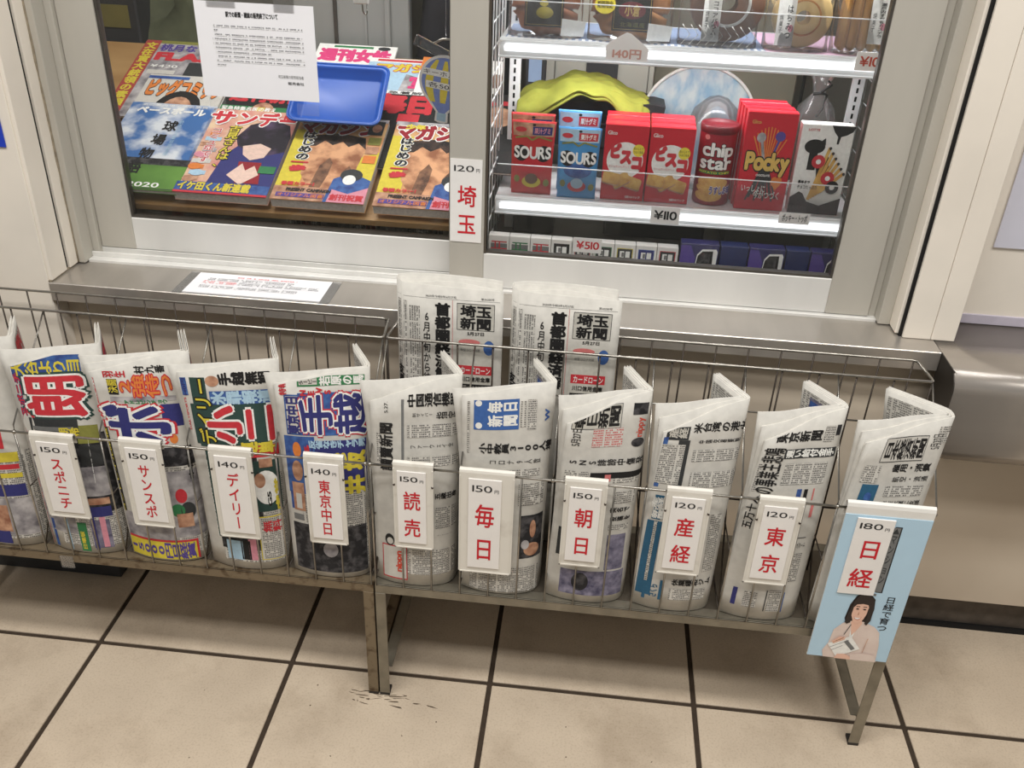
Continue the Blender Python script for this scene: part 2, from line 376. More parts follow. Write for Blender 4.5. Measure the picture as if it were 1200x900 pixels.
# right side: reveal board, gap, two painted boards facing the platform, recessed wall beyond
struct(MB().box(1.4790, 1.4880, .2640, .3360, .703, 2.2, CREAM, bev=.001), 'trim_5')
struct(MB().box(1.4850, 1.4905, .2590, .2660, .7005, 2.2, BLACKG), 'trim_6')
struct(MB().box(1.4905, 1.5385, .2530, .3400, .7005, 2.2, CREAM, bev=.001), 'trim_7')
struct(MB().box(1.5392, 1.5797, .2525, .3400, .7005, 2.2, CREAM, bev=.001), 'trim_8')
struct(MB().box(1.5797, 3.2, .3400, .40, .66, 2.4, CREAM), 'wall_right')
struct(MB().box(1.5797, 3.2, .3365, .3405, .7005, .7190, mat('skirting_lilac', (196, 190, 204), .45), bev=.0006), 'baseboard_right')
# wall above the windows, and the kiosk's own inner walls, ceiling and floor
struct(MB().box(-.067, 1.58, .30, .38, 1.72, 2.4, CREAM), 'wall_front')
K = mat('kiosk_wall', (150, 146, 136), .6, var=.06, scale=5)
KD = mat('kiosk_dark', (52, 52, 54), .6, var=.15, scale=8)
struct(MB().box(-.45, 1.75, 1.20, 1.24, .3, 1.78, K), 'wall_inner_back')
struct(MB().box(-.49, -.45, .36, 1.24, .3, 1.78, K), 'wall_inner_left')
struct(MB().box(1.75, 1.79, .42, 1.24, .3, 1.78, K), 'wall_inner_right')
struct(MB().box(-.49, 1.79, .38, 1.24, 1.78, 1.82, K), 'ceiling')
struct(MB().box(1.5, 1.75, .40, .42, .7, 1.78, KD), 'wall_inner_front')
struct(MB().box(-.45, 1.75, .372, 1.20, .64, .700, mat('inner_counter', (120, 118, 110), .5, var=.1, scale=12)).box(-.45, 1.75, .44, 1.20, .700, .728, mat('inner_counter', (0, 0, 0))), 'trim_9')

# ---------------------------------------------------------------- the windows
def frame_window(n, x0, x1, stl, str_, y0, y1, z0, zg, glassx):
    """one aluminium sliding sash: stiles, bottom rail, top rail, rubber bead and pane"""
    wn = thing('window_%d' % n, None, None, ((x0+x1)/2, (y0+y1)/2, z0), kind='structure')
    part(MB().box(x0, stl, y0, y1, z0, 1.66, ALUS, bev=.0012), 'window_stile', wn)
    part(MB().box(str_, x1, y0, y1, z0, 1.66, ALUS, bev=.0012), 'window_stile', wn)
    part(MB().box(stl, str_, y0+.001, y1-.001, z0, zg, ALU, bev=.0010), 'bottom_rail', wn)
    part(MB().box(stl, str_, y0+.001, y1-.001, 1.60, 1.66, ALU, bev=.0010), 'top_rail', wn)
    d = .0045
    bd = MB().box(stl, stl+d, y0+.004, y1-.004, zg, 1.60, ALUD).box(str_-d, str_, y0+.004, y1-.004, zg, 1.60, ALUD).box(stl+d, str_-d, y0+.004, y1-.004, zg, zg+d, ALUD)
    part(bd, 'glazing_bead', wn)
    ym = (y0+y1)/2
    part(MB().box(stl+.002, str_-.002, ym-.0015, ym+.0015, zg+.002, 1.601, GLASS), 'pane', wn)
    return wn
win_left = frame_window(1, -.0295, .7000, .0400, .6640, .345, .367, .7200, .7840, 0)
win_right = frame_window(2, .6650, 1.4440, .7290, 1.3660, .320, .342, .7065, .7740, 0)
part(MB().box(.7290, .7335, .3215, .3400, .774, 1.6, mat('mullion_side', (88, 80, 70), .5, .3, stretch=(1, 1, .1))), 'brush_strip', win_right)
# outer frame: jambs, head and the stepped sill track
struct(MB().box(-.0600, -.0440, .3010, .372, .7020, 1.72, ALUS, bev=.001).box(-.0440, -.0300, .335, .372, .7020, 1.72, ALUS, bev=.001), 'trim_10')
struct(MB().box(1.4450, 1.4580, .326, .372, .7020, 1.72, ALUS, bev=.001).box(1.4580, 1.4790, .300, .372, .7020, 1.72, ALUS, bev=.001), 'trim_11')
struct(MB().box(-.0440, 1.4580, .316, .372, 1.665, 1.72, ALU), 'trim_12')
b = MB().box(-.0440, 1.4580, .3120, .372, .6990, .7055, ALU, bev=.0008).box(-.0440, .6640, .3285, .3330, .7055, .7150, ALU, bev=.0006).box(-.0440, .6640, .345, .372, .7055, .7190, ALU, bev=.0006)
struct(b, 'trim_13')

# ---------------------------------------------------------------- stainless counters
led = MB().box(-.0665, 1.5450, .2060, .3350, .6960, .7000, STEEL, bev=.0006).box(-.0665, 1.5450, .2050, .2085, .6640, .6995, STEEL, bev=.0006).box(-.0665, 1.5450, .2085, .250, .6640, .6670, STEEL)
L1 = thing('counter_ledge', 'long low stainless steel window ledge behind the wire racks', 'counter', (.74, .27, .66))
part(led, 'steel_top', L1)
part(seal(-.0645, .2530, .7010, .7011, .0022) if 0 else MB().tube([(-.0645, .2075+.0925*k/12, .7012+.0006*(k % 2)) for k in range(13)], .0032, MATS['old_sealant'], 6), 'sealant_bead', L1)
rc = thing('counter', 'deeper stainless steel counter with rounded nose right of the window ledge', 'counter', (2.3, .22, .5))
y0, r = .1210, .034
arc = [(y0+r-r*math.sin(a), .700-r+r*math.cos(a)) for a in [k*math.pi/2/10 for k in range(11)]]
prof = [(.3380, .700)]+arc+[(y0, .60), (y0+.004, .55), (y0+.012, .5300), (y0+.02, .5300), (y0+.02, .66), (.3380, .66)]
mb = MB().prism(prof, 0, 1.5470, 3.2, STEELC, True); part(mb, 'steel_top', rc)
endp = [(.2085, .6995), (.128+.012, .6995)]+[(p[0]+.0005, p[1]-.0005) for p in arc[3:]]+[(y0+.001, .60), (y0+.006, .56), (y0+.03, .535), (.2085, .535)]
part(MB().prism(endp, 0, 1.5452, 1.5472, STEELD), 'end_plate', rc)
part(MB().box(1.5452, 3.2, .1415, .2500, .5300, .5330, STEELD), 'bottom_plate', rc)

# blank sheet on the recessed wall and the blue sign edge at the left
o = MB().box(1.6320, 2.2, .3350, .3385, .850, 1.45, mat('blank_sheet', (214, 214, 226), .35, var=.01), bev=.0008).obj('wall_poster')
o['label'] = 'blank pale lilac sheet fixed to the recessed cream wall at the right'; o['category'] = 'poster'
o = MB().box(-.30, -.0848, .2035, .2063, .951, 1.10, mat('blue_sign', (36, 66, 190), .35, var=.02), bev=.0005).obj('wall_sign')
o['label'] = 'blue sign on the cream wall at the left edge'; o['category'] = 'sign'

# ================================================================ the two wire racks
PIT = .1515
def make_rack(x0, x1, label, ang, first):
    """angle iron stand with a wire basket of six slots and a narrow slot behind"""
    r = thing('newspaper_rack', label, 'rack', ((x0+x1)/2, .05, 0), group=None)
    yf, yb, zs = -.055, .178, .283
    # bed of the stand: front, back and end angles and a thin plate
    part(MB().box(x0, x1, yf, yf+.0025, .262, zs-.001, ang, bev=.0006).box(x0, x1, yf, yf+.022, zs-.0035, zs-.001, ang, bev=.0005), 'front_angle', r)
    part(MB().box(x0, x1, yb-.0025, yb, .262, zs-.001, ang).box(x0, x1, yb-.022, yb-.003, zs-.0035, zs-.001, ang), 'back_angle', r)
    part(MB().box(x0+.002, x1-.002, yf+.0225, yb-.0225, zs-.0028, zs-.0012, mat('bed_plate', (104, 96, 84), .5, .4, var=.15, scale=25)), 'bed_plate', r)
    for x, s in ((x0, 1), (x1, -1)):
        a, b_ = sorted((x, x+s*.0025)); part(MB().box(a, b_, yf+.003, yb-.003, .262, zs-.004, ang), 'end_angle', r)
        a2, b2 = sorted((x, x+s*.019)); l = MB().box(a2, b2, yf-.0005, yf+.0025, .001, .262, ang, bev=.0005).box(a, b_, yf+.0025, yf+.021, .001, .262, ang, bev=.0005)
        lg = part(l, 'leg', r)
        part(MB().box(a2, b2, yf-.001, yf+.021, 0, .006, mat('leg_foot', (44, 40, 36), .7)), 'foot', r)
        # low side rail of angle iron running back to the wall
        xa, xb = sorted((x+s*.0005, x+s*.0030)); xc, xd = sorted((x+s*.0030, x+s*.0210))
        part(MB().box(xa, xb, yf+.003, .2490, .034, .056, ang, bev=.0005).box(xc, xd, yf+.022, .2490, .0535, .056, ang, bev=.0005), 'side_rail', r)
    zt, zf, ym, yr = .700, .545, .0955, .1680
    e = .004
    # rails
    part(MB().tube([(x0+.002, yf-.001, zf), (x1-.002, yf-.001, zf)], .0021, WIRE), 'front_rail', r)
    xs, xe = x0+.0015, x1-.0015
    loop = [(xs+.014, yr, zt), (xe-.014, yr, zt), (xe-.006, yr-.004, zt), (xe, ym+.010, zt), (xe-.0005, ym+.003, zt), (xe-.004, ym, zt), (xs+.004, ym, zt), (xs+.0005, ym+.003, zt), (xs, ym+.010, zt), (xs+.006, yr-.004, zt), (xs+.014, yr, zt)]
    part(MB().tube(loop, .0024, WIRE, cap=False), 'top_rail', r)
    part(MB().tube([(xs, ym, .6150), (xe, ym, .6150)], .0017, WIRE), 'middle_rail', r)
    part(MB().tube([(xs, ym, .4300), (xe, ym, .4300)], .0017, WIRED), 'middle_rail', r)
    # upright wires, all alike per row
    def row(name, y, z0, z1, n, rad, m, xa=None, xb=None):
        me = None; xa = xs+.001 if xa is None else xa; xb = xe-.001 if xb is None else xb
        for k in range(n+1):
            x = xa+(xb-xa)*k/n
            if me is None: me = MB().tube([(0, 0, z0), (0, 0, z1)], rad, m, 6).mesh(name)
            o = bpy.data.objects.new(name, me); COL.objects.link(o); o.location = (x, y, 0); put(o, r)
    row('front_wire', yf-.001, .2825, zf+.001, 18, .0017, WIRE)
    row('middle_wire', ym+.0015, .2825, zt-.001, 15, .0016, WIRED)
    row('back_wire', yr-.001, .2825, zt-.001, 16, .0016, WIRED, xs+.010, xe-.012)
    # dividers: slanting wire from front rail to middle rail, a lower bar and a stay
    me = MB().tube([(0, yf, zf-.004), (0, yf+.002, zf+.012), (0, ym, zt-.003)], .0015, WIRE, 6).tube([(0, yf, .300), (0, ym, .300)], .0015, WIRED, 6).tube([(0, yf, .300), (0, ym, .545)], .0015, WIRED, 6).tube([(0, yf, .43), (0, ym, .43)], .0013, WIRED, 6).mesh('divider_wire')
    for k in range(7):
        o = bpy.data.objects.new('divider_wire', me); COL.objects.link(o); o.location = (xs+.001+(xe-xs-.002)*k/6, 0, 0); put(o, r)
    kn = MB().lathe([(0, -.003), (.003, -.0025), (.0036, 0), (.003, .0025), (0, .003)], (0, 0, 0), WIRE, 8).mesh('joint')
    for k in range(7):
        o = bpy.data.objects.new('joint', kn); COL.objects.link(o); o.location = (xs+.001+(xe-xs-.002)*k/6, yf-.001, zf); put(o, r)
    return r
rackR = make_rack(.5925, 1.5010, 'bare metal wire newspaper rack on the right, holding broadsheets', ANGLE, 1)
rackL = make_rack(-.3190, .5895, 'rust-speckled wire newspaper rack on the left, holding tabloids', ANGLER, 0)
# strip of clear tape on the left rack's front angle
part(MB().box(.006, .030, -.0580, -.0552, .250, .276, FILM), 'tape_scrap', rackL)

# ================================================================ the newspapers
X0 = -0.015; PITCH = 0.1515; Z0 = 0.2845; HP = 0.404; WP = 0.252
def crs(P, n):
    """Catmull-Rom through P, resampled to n+1 points of equal arc length"""
    Q = [(2*P[0][0]-P[1][0], 2*P[0][1]-P[1][1])] + list(P) + [(2*P[-1][0]-P[-2][0], 2*P[-1][1]-P[-2][1])]
    D = []
    for i in range(1, len(Q)-2):
        for k in range(10):
            t = k/10
            D.append(tuple(.5*(2*Q[i][c]+(Q[i+1][c]-Q[i-1][c])*t+(2*Q[i-1][c]-5*Q[i][c]+4*Q[i+1][c]-Q[i+2][c])*t*t+(-Q[i-1][c]+3*Q[i][c]-3*Q[i+1][c]+Q[i+2][c])*t**3) for c in (0, 1)))
    D.append(P[-1]); L = [0]
    for a, b in zip(D, D[1:]): L.append(L[-1]+math.hypot(b[0]-a[0], b[1]-a[1]))
    out = []; j = 0
    for i in range(n+1):
        s = L[-1]*i/n
        while j < len(L)-2 and L[j+1] < s: j += 1
        f = (s-L[j])/(L[j+1]-L[j]); out.append((D[j][0]+(D[j+1][0]-D[j][0])*f, D[j][1]+(D[j+1][1]-D[j][1])*f))
    return out
NP = 60
class Shape:
    """how one slot's papers stand: x = left end of the slot, drop / dx = slump of the top left corner of the front copy"""
    def __init__(s, x, drop=.0, dx=0., tipx=.107, wide=0.):
        s.x = x; s.drop = drop
        b = [(.002,-.036),(.04,-.047),(.09,-.048),(.130,-.034),(.142,-.005),(.138,.03),(.120,.082)]
        t = [(.004,-.038),(.05,-.030),(.10,-.014),(.143,-.003),(.147,.006),(.138,.025),(tipx,.085)]
        t = [(t[0][0]+dx, t[0][1]+dx*.1), (t[1][0]+dx*.5, t[1][1])]+t[2:]
        if wide: t = [(p[0]+wide*max(0, p[0]/.147)**2, p[1]) for p in t]; b = [(p[0]+wide*.25*p[0]/.147, p[1]) for p in b]
        s.B = crs(b, NP); s.T = crs(t, NP)
    def __call__(s, u, v, off=0., k=0., lift=0.):
        """u metres along the width, v metres up, off metres inwards, k 0 front copy .. 1 rearmost copy"""
        f = min(max(u/WP, 0), 1); h = min(max(v/HP, 0), 1.2); w = h**1.6
        def at(P, f):
            i = min(int(f*NP), NP-1); r = f*NP-i
            return P[i][0]+(P[i+1][0]-P[i][0])*r, P[i][1]+(P[i+1][1]-P[i][1])*r
        def xy(f):
            a = at(s.B, f); b = at(s.T, f); return a[0]*(1-w)+b[0]*w, a[1]*(1-w)+b[1]*w
        x, y = xy(f); a = xy(max(f-.02, 0)); b = xy(min(f+.02, 1))
        tx, ty = b[0]-a[0], b[1]-a[1]; l = math.hypot(tx, ty)
        o = off*(.55+.45*h)-lift
        x -= o*ty/l; y += o*tx/l
        g = max(0, 1-f/.58)
        x -= k*g**1.3*.016*h**3 if s.drop else 0
        z = Z0+v-s.drop*(1-k)*g**1.4*h**2+.008*h*max(0, 1-abs(f-.62)/.6)
        return s.x+x, y, z
    def maxy(s, u, k=0.):
        f = min(max(u/WP, 0), 1); g = max(0, 1-f/.58); return HP-s.drop*(1-k)*g**1.4+.008*max(0, 1-abs(f-.62)/.6)
    def level(s, u, y, k=0.):
        """the v whose height above the bed is y: print runs level across the slumped sheet; None above its top edge"""
        f = min(max(u/WP, 0), 1); g = max(0, 1-f/.58); v = y
        for _ in range(12):
            h = v/HP; v = y+s.drop*(1-k)*g**1.4*h*h-.008*h*max(0, 1-abs(f-.62)/.6)
        return min(v, HP-.003)
SH = dict(sponichi=(0,.025,.004,.104),sanspo=(1,.024,-.01,.106),daily=(2,.01,-.012,.112),tochu=(3,.016,-.004,.104),yomiuri=(4,.034,0,.103),mainichi=(5,.008,-.003,.109),
  asahi=(6,.046,.014,.113),sankei=(7,.046,.014,.108),tokyo=(8,.046,.02,.102),nikkei=(9,.034,.02,.077,.010),leftmost=(-1,.02,.0,.104))
def shape(k):
    return Shape(X0+PITCH*SH[k][0], *SH[k][1:])

PRINTS = {
'leftmost': [
  ('R', 'headline', None, None, 0.0403, 0.2061, 0.1064, 0.2493, 'redink', 0, 0),
  ('R', 'headline', None, None, 0.0496, 0.1791, 0.1257, 0.1985, 'yellow', 0, 0),
  ('R', 'headline', None, None, 0.046, 0.1645, 0.124, 0.1745, 'redink', 0, 0),
  ('R', 'headline', None, None, 0.0498, 0.147, 0.1262, 0.1565, 'yellow', 0, 0),
  ('R', 'headline', None, None, 0.0484, 0.1085, 0.1274, 0.133, 'navy', 0, 0),
  ('R', 'cover_photo', None, None, 0.0686, 0.0237, 0.1361, 0.1043, 'photo_grey', 0, 0),
  ('R', 'cover_photo', None, None, 0.0456, 0.0317, 0.088, 0.0898, 'photo_skin', 1, 0),
  ('R', 'cover_photo', None, None, 0.0469, 0.0041, 0.0818, 0.0327, 'navy', 1, 0),
],
'sponichi': [
  ('R', 'cover_photo', None, None, 0.0647, 0.0905, 0.1581, 0.2512, 'photo_dark', 0, 0),
  ('R', 'cover_photo', None, None, 0.003, 0.0411, 0.0621, 0.2317, 'photo_grey', 0, 0),
  ('T', 'headline', '逆転3ラン', 'rh', 0.1098, 0.152, 0.1113, 0.244, 'paperw', 4, 0.03),
  ('R', 'advert', None, None, 0.0876, 0.0117, 0.121, 0.074, 'photo_violet', 0, 0),
  ('T', 'advert', '朗希', 'rv', 0.0643, 0.2452, 0.0988, 0.2642, 'yellow', 3, 0.04),
  ('R', 'masthead', None, None, 0.003, 0.3583, 0.1178, 0.3959, 'photo_blue', 0, 0),
  ('T', 'headline', '大谷より目', 'rv', 0.003, 0.3583, 0.1171, 0.3914, 'yellow', 1, 0.03),
  ('T', 'masthead', 'スポニチ', 'rh', 0.003, 0.2816, 0.0152, 0.3668, 'navy', 1, 0.09),
  ('T', 'masthead', 'スポニチ', 'rh', 0.003, 0.2816, 0.0152, 0.3668, 'redink', 2, 0.03),
  ('T', 'headline', '朗', 'rv', 0.0156, 0.2815, 0.1215, 0.364, 'darkgreen', 1, 0.13),
  ('T', 'headline', '朗', 'rv', 0.0156, 0.2815, 0.1215, 0.364, 'paperw', 2, 0.075),
  ('T', 'headline', '朗', 'rv', 0.0156, 0.2815, 0.1215, 0.364, 'redink', 3, 0.03),
  ('R', 'headline', None, None, 0.0148, 0.249, 0.0983, 0.2804, 'dark', 1, 0),
  ('R', 'headline', None, None, 0.02, 0.2567, 0.0904, 0.2646, 'grey', 2, 0),
  ('R', 'cover_photo', None, None, 0.0939, 0.2316, 0.1297, 0.2665, 'olive', 1, 0),
  ('R', 'cover_photo', None, None, 0.093, 0.1878, 0.1311, 0.228, 'dark', 1, 0),
  ('R', 'cover_photo', None, None, 0.0859, 0.1247, 0.1319, 0.1849, 'photo_grey', 1, 0),
  ('R', 'cover_photo', None, None, 0.0917, 0.1066, 0.1279, 0.1203, 'photo_skin', 1, 0),
  ('R', 'cover_photo', None, None, 0.0934, 0.0807, 0.128, 0.1019, 'navy', 1, 0),
  ('E', 'cover_photo', None, None, 0.003, 0.2359, 0.0283, 0.2963, 'redink', 0, 0),
  ('E', 'cover_photo', None, None, 0.003, 0.2438, 0.0237, 0.2892, 'paper', 1, 0),
  ('T', 'headline', '伝説の珍牝馬', 'rh', 0.003, 0.004, 0.0045, 0.1562, 'redink', 1, 0.03),
  ('R', 'advert', None, None, 0.0099, 0.004, 0.0164, 0.0663, 'photo_blue', 0, 0),
  ('R', 'advert', None, None, 0.0415, 0.004, 0.0468, 0.0719, 'paleblue', 1, 0),
  ('R', 'advert', None, None, 0.0637, 0.004, 0.08, 0.0678, 'green', 1, 0),
  ('T', 'advert', '日曜版', 'rh', 0.0665, 0.0069, 0.0744, 0.0491, 'yellow', 2, 0.03),
  ('R', 'advert', None, None, 0.0899, 0.0077, 0.0963, 0.0806, 'navy', 1, 0),
  ('R', 'advert', None, None, 0.1048, 0.0136, 0.1144, 0.0801, 'pink', 1, 0),
],
'sanspo': [
  ('R', 'cover_photo', None, None, 0.0313, 0.2015, 0.1504, 0.2389, 'photo_dark', 0, 0),
  ('R', 'cover_photo', None, None, 0.1018, 0.0753, 0.1284, 0.1041, 'photo_skin', 2, 0),
  ('T', 'headline', '本塁打', 'rh', 0.1316, 0.1715, 0.1406, 0.2399, 'black', 4, 0.03),
  ('R', 'cover_photo', None, None, 0.0252, 0.3266, 0.1301, 0.3356, 'photo_grey', 0, 0),
  ('T', 'headline', '羽生', 'rv', 0.02, 0.371, 0.057, 0.3835, 'redink', 1, 0.03),
  ('T', 'headline', '村九番', 'rv', 0.0705, 0.377, 0.1186, 0.3913, 'black', 1, 0.03),
  ('R', 'masthead', None, None, 0.003, 0.2779, 0.0045, 0.3706, 'redink', 0, 0),
  ('T', 'masthead', 'サンスポ', 'rh', 0.003, 0.2779, 0.0045, 0.3706, 'paperw', 1, 0.03),
  ('R', 'headline', None, None, 0.0249, 0.3395, 0.0412, 0.3683, 'black', 0, 0),
  ('T', 'headline', '決闘', 'rh', 0.0241, 0.3426, 0.0412, 0.3683, 'yellow', 1, 0.02),
  ('T', 'headline', '2強侍つ', 'rv', 0.0407, 0.3338, 0.1286, 0.3758, 'redink', 1, 0.08),
  ('T', 'headline', '2強侍つ', 'rv', 0.0407, 0.3338, 0.1286, 0.3758, 'orange', 2, 0.02),
  ('T', 'headline', 'アドレビンチョウ', 'rv', 0.0469, 0.3213, 0.1159, 0.3303, 'green', 1, 0.04),
  ('T', 'headline', 'ボ', 'rv', 0.0043, 0.2436, 0.1203, 0.3222, 'redink', 1, 0.13),
  ('T', 'headline', 'ボ', 'rv', 0.0043, 0.2436, 0.1203, 0.3222, 'paperw', 2, 0.09),
  ('T', 'headline', 'ボ', 'rv', 0.0043, 0.2436, 0.1203, 0.3222, 'navy', 3, 0.04),
  ('R', 'headline', None, None, 0.1037, 0.2789, 0.1364, 0.3205, 'navy', 0, 0),
  ('R', 'headline', None, None, 0.003, 0.095, 0.0082, 0.2744, 'black', 0, 0),
  ('T', 'headline', 'コントレイル105倍', 'rh', 0.003, 0.0943, 0.0062, 0.2742, 'yellow', 1, 0.03),
  ('R', 'cover_photo', None, None, 0.093, 0.0531, 0.1509, 0.1916, 'photo_grey', 0, 0),
  ('E', 'cover_photo', None, None, 0.1043, 0.1264, 0.1236, 0.1558, 'redink', 1, 0),
  ('E', 'cover_photo', None, None, 0.0933, 0.098, 0.1168, 0.1249, 'green', 1, 0),
  ('E', 'cover_photo', None, None, 0.1099, 0.0931, 0.1345, 0.1276, 'dark', 1, 0),
  ('E', 'cover_photo', None, None, 0.1103, 0.246, 0.1236, 0.2643, 'orange', 1, 0),
  ('R', 'cover_photo', None, None, 0.003, 0.0313, 0.0348, 0.0992, 'photo_grey', 0, 0),
  ('R', 'cover_photo', None, None, 0.0335, 0.0376, 0.0946, 0.0757, 'photo_grey', 0, 0),
  ('R', 'advert', None, None, 0.003, 0.004, 0.13, 0.0472, 'redink', 1, 0),
  ('R', 'advert', None, None, 0.003, 0.004, 0.1264, 0.0426, 'yellow', 2, 0),
  ('T', 'advert', '15000円日経賞', 'rv', 0.003, 0.004, 0.1236, 0.0434, 'violet', 3, 0.03),
],
'daily': [
  ('R', 'cover_photo', None, None, 0.0278, 0.0425, 0.1086, 0.2449, 'photo_dark', 0, 0),
  ('R', 'cover_photo', None, None, 0.1111, 0.2148, 0.1326, 0.2316, 'photo_skin', 3, 0),
  ('T', 'headline', '虎党', 'rh', 0.1315, 0.1232, 0.141, 0.191, 'yellow', 4, 0.04),
  ('T', 'advert', '無料', 'rv', 0.1051, 0.0815, 0.1374, 0.1067, 'redink', 3, 0.03),
  ('R', 'headline', None, None, 0.0123, 0.259, 0.1476, 0.3363, 'darkgreen', 0, 0),
  ('T', 'headline', '手越無期', 'rv', 0.0627, 0.37, 0.1455, 0.3931, 'black', 1, 0.05),
  ('E', 'headline', None, None, 0.0424, 0.3686, 0.0636, 0.3881, 'photo_skin', 1, 0),
  ('R', 'headline', None, None, 0.0461, 0.3359, 0.1468, 0.3602, 'photo_blue', 1, 0),
  ('T', 'headline', '氷罪報道', 'rv', 0.0474, 0.3359, 0.1454, 0.3604, 'paleblue', 2, 0.05),
  ('R', 'masthead', None, None, 0.003, 0.3518, 0.0122, 0.385, 'photo_blue', 0, 0),
  ('T', 'masthead', '140円', 'rh', 0.0044, 0.3517, 0.0107, 0.385, 'navy', 1, 0.03),
  ('T', 'masthead', 'DAILYSPORTS', 'rh', 0.0031, 0.2855, 0.0077, 0.3481, 'redink', 1, 0.02),
  ('R', 'masthead', None, None, 0.0178, 0.2545, 0.042, 0.3852, 'darkgreen', 0, 0),
  ('T', 'masthead', 'デイリー', 'rh', 0.0192, 0.2583, 0.0483, 0.3852, 'black', 1, 0.1),
  ('T', 'masthead', 'デイリー', 'rh', 0.0192, 0.2583, 0.0483, 0.3852, 'yellow', 2, 0.02),
  ('T', 'headline', '小二', 'rv', 0.0345, 0.2638, 0.1488, 0.3328, 'paperw', 2, 0.11),
  ('T', 'headline', '小二', 'rv', 0.0345, 0.2638, 0.1488, 0.3328, 'redink', 3, 0.05),
  ('R', 'headline', None, None, 0.0481, 0.2349, 0.1482, 0.2571, 'redink', 0, 0),
  ('T', 'headline', '3連単', 'rv', 0.0549, 0.2421, 0.1423, 0.2657, 'yellow', 4, 0.05),
  ('R', 'headline', None, None, 0.0231, 0.0657, 0.0277, 0.2488, 'darkgreen', 0, 0),
  ('T', 'headline', '無観客試合は大相撲で', 'rh', 0.0225, 0.0645, 0.024, 0.2453, 'paperw', 1, 0.03),
  ('R', 'cover_photo', None, None, 0.0994, 0.1256, 0.1451, 0.2276, 'darkgreen', 0, 0),
  ('E', 'cover_photo', None, None, 0.0979, 0.14, 0.1413, 0.2084, 'paperw', 1, 0),
  ('E', 'cover_photo', None, None, 0.1001, 0.1748, 0.1184, 0.2038, 'photo_skin', 2, 0),
  ('T', 'cover_photo', 'G5', 'rh', 0.1176, 0.1362, 0.1262, 0.1662, 'black', 2, 0.04),
  ('R', 'advert', None, None, 0.0978, 0.021, 0.142, 0.1153, 'yellow', 1, 0),
  ('B', 'advert', None, 'rv', 0.0994, 0.0228, 0.1398, 0.1128, 'body', 2, 0),
  ('R', 'advert', None, None, 0.0367, 0.0196, 0.0659, 0.0619, 'paleblue', 1, 0),
  ('R', 'advert', None, None, 0.0628, 0.0209, 0.0798, 0.0633, 'black', 1, 0),
  ('R', 'advert', None, None, 0.0767, 0.0206, 0.0906, 0.0673, 'pink', 1, 0),
],
'tochu': [
  ('R', 'cover_photo', None, None, 0.0073, 0.176, 0.0587, 0.2904, 'photo_blue', 0, 0),
  ('R', 'cover_photo', None, None, 0.0138, 0.1394, 0.0351, 0.1982, 'photo_skin', 1, 0),
  ('T', 'headline', '競馬', 'rh', 0.0407, 0.1896, 0.0495, 0.2766, 'redink', 2, 0.04),
  ('R', 'headline', None, None, 0.0369, 0.3829, 0.1458, 0.4, 'green', 0, 0),
  ('R', 'headline', None, None, 0.0398, 0.3859, 0.0689, 0.3969, 'paper', 1, 0),
  ('T', 'headline', 'ダービー', 'rv', 0.0398, 0.3859, 0.0689, 0.3969, 'black', 2, 0.02),
  ('T', 'headline', '若原の馬', 'rv', 0.0723, 0.3832, 0.1444, 0.4, 'paperw', 1, 0.04),
  ('T', 'headline', 'NEWS', 'rv', 0.0383, 0.3644, 0.0912, 0.3791, 'redink', 2, 0.05),
  ('R', 'headline', None, None, 0.0361, 0.2927, 0.1465, 0.371, 'photo_blue', 0, 0),
  ('T', 'headline', '手越', 'rv', 0.0361, 0.2927, 0.148, 0.3692, 'redink', 1, 0.11),
  ('T', 'headline', '手越', 'rv', 0.0361, 0.2927, 0.148, 0.3692, 'paperw', 2, 0.075),
  ('T', 'headline', '手越', 'rv', 0.0361, 0.2927, 0.148, 0.3692, 'navy', 3, 0.03),
  ('T', 'masthead', '特報', 'rh', 0.0064, 0.3669, 0.0191, 0.3934, 'redink', 1, 0.03),
  ('R', 'masthead', None, None, 0.0136, 0.2929, 0.039, 0.3683, 'photo_blue', 0, 0),
  ('R', 'masthead', None, None, 0.0161, 0.296, 0.0363, 0.3653, 'paper', 1, 0),
  ('T', 'masthead', '東京中日', 'rh', 0.0149, 0.2944, 0.0376, 0.3668, 'navy', 2, 0.05),
  ('R', 'headline', None, None, 0.052, 0.1829, 0.1458, 0.283, 'navy', 0, 0),
  ('T', 'headline', '反省なきチャラ男', 'rv', 0.0487, 0.2673, 0.1425, 0.2856, 'paleblue', 1, 0.05),
  ('T', 'headline', '巨坂', 'rv', 0.0576, 0.2245, 0.1433, 0.2606, 'yellow', 1, 0.06),
  ('T', 'headline', '大井', 'rv', 0.0635, 0.1769, 0.1435, 0.2148, 'yellow', 1, 0.06),
  ('R', 'advert', None, None, 0.009, 0.1407, 0.0322, 0.1764, 'photo_blue', 0, 0),
  ('R', 'advert', None, None, 0.0189, 0.1437, 0.0293, 0.1754, 'paper', 1, 0),
  ('R', 'advert', None, None, 0.0113, 0.1183, 0.0305, 0.1313, 'grey', 0, 0),
  ('B', 'body_text', None, 'rv', 0.1012, 0.121, 0.1397, 0.1694, 'body', 1, 0),
  ('R', 'cover_photo', None, None, 0.0085, 0.0103, 0.1389, 0.1121, 'photo_dark', 0, 0),
  ('E', 'cover_photo', None, None, 0.0614, 0.0451, 0.0874, 0.0776, 'photo_grey', 1, 0),
  ('E', 'masthead', None, None, 0.0207, 0.2491, 0.0351, 0.2795, 'orange', 1, 0),
  ('E', 'masthead', None, None, 0.0164, 0.2015, 0.0354, 0.2428, 'photo_skin', 1, 0),
],
'yomiuri': [
  ('T', 'headline', '中国通信機器', 'rv', 0.061, 0.3581, 0.1458, 0.3835, 'black', 1, 0.03),
  ('T', 'headline', '指定', 'rv', 0.1089, 0.3358, 0.147, 0.3491, 'black', 1, 0.02),
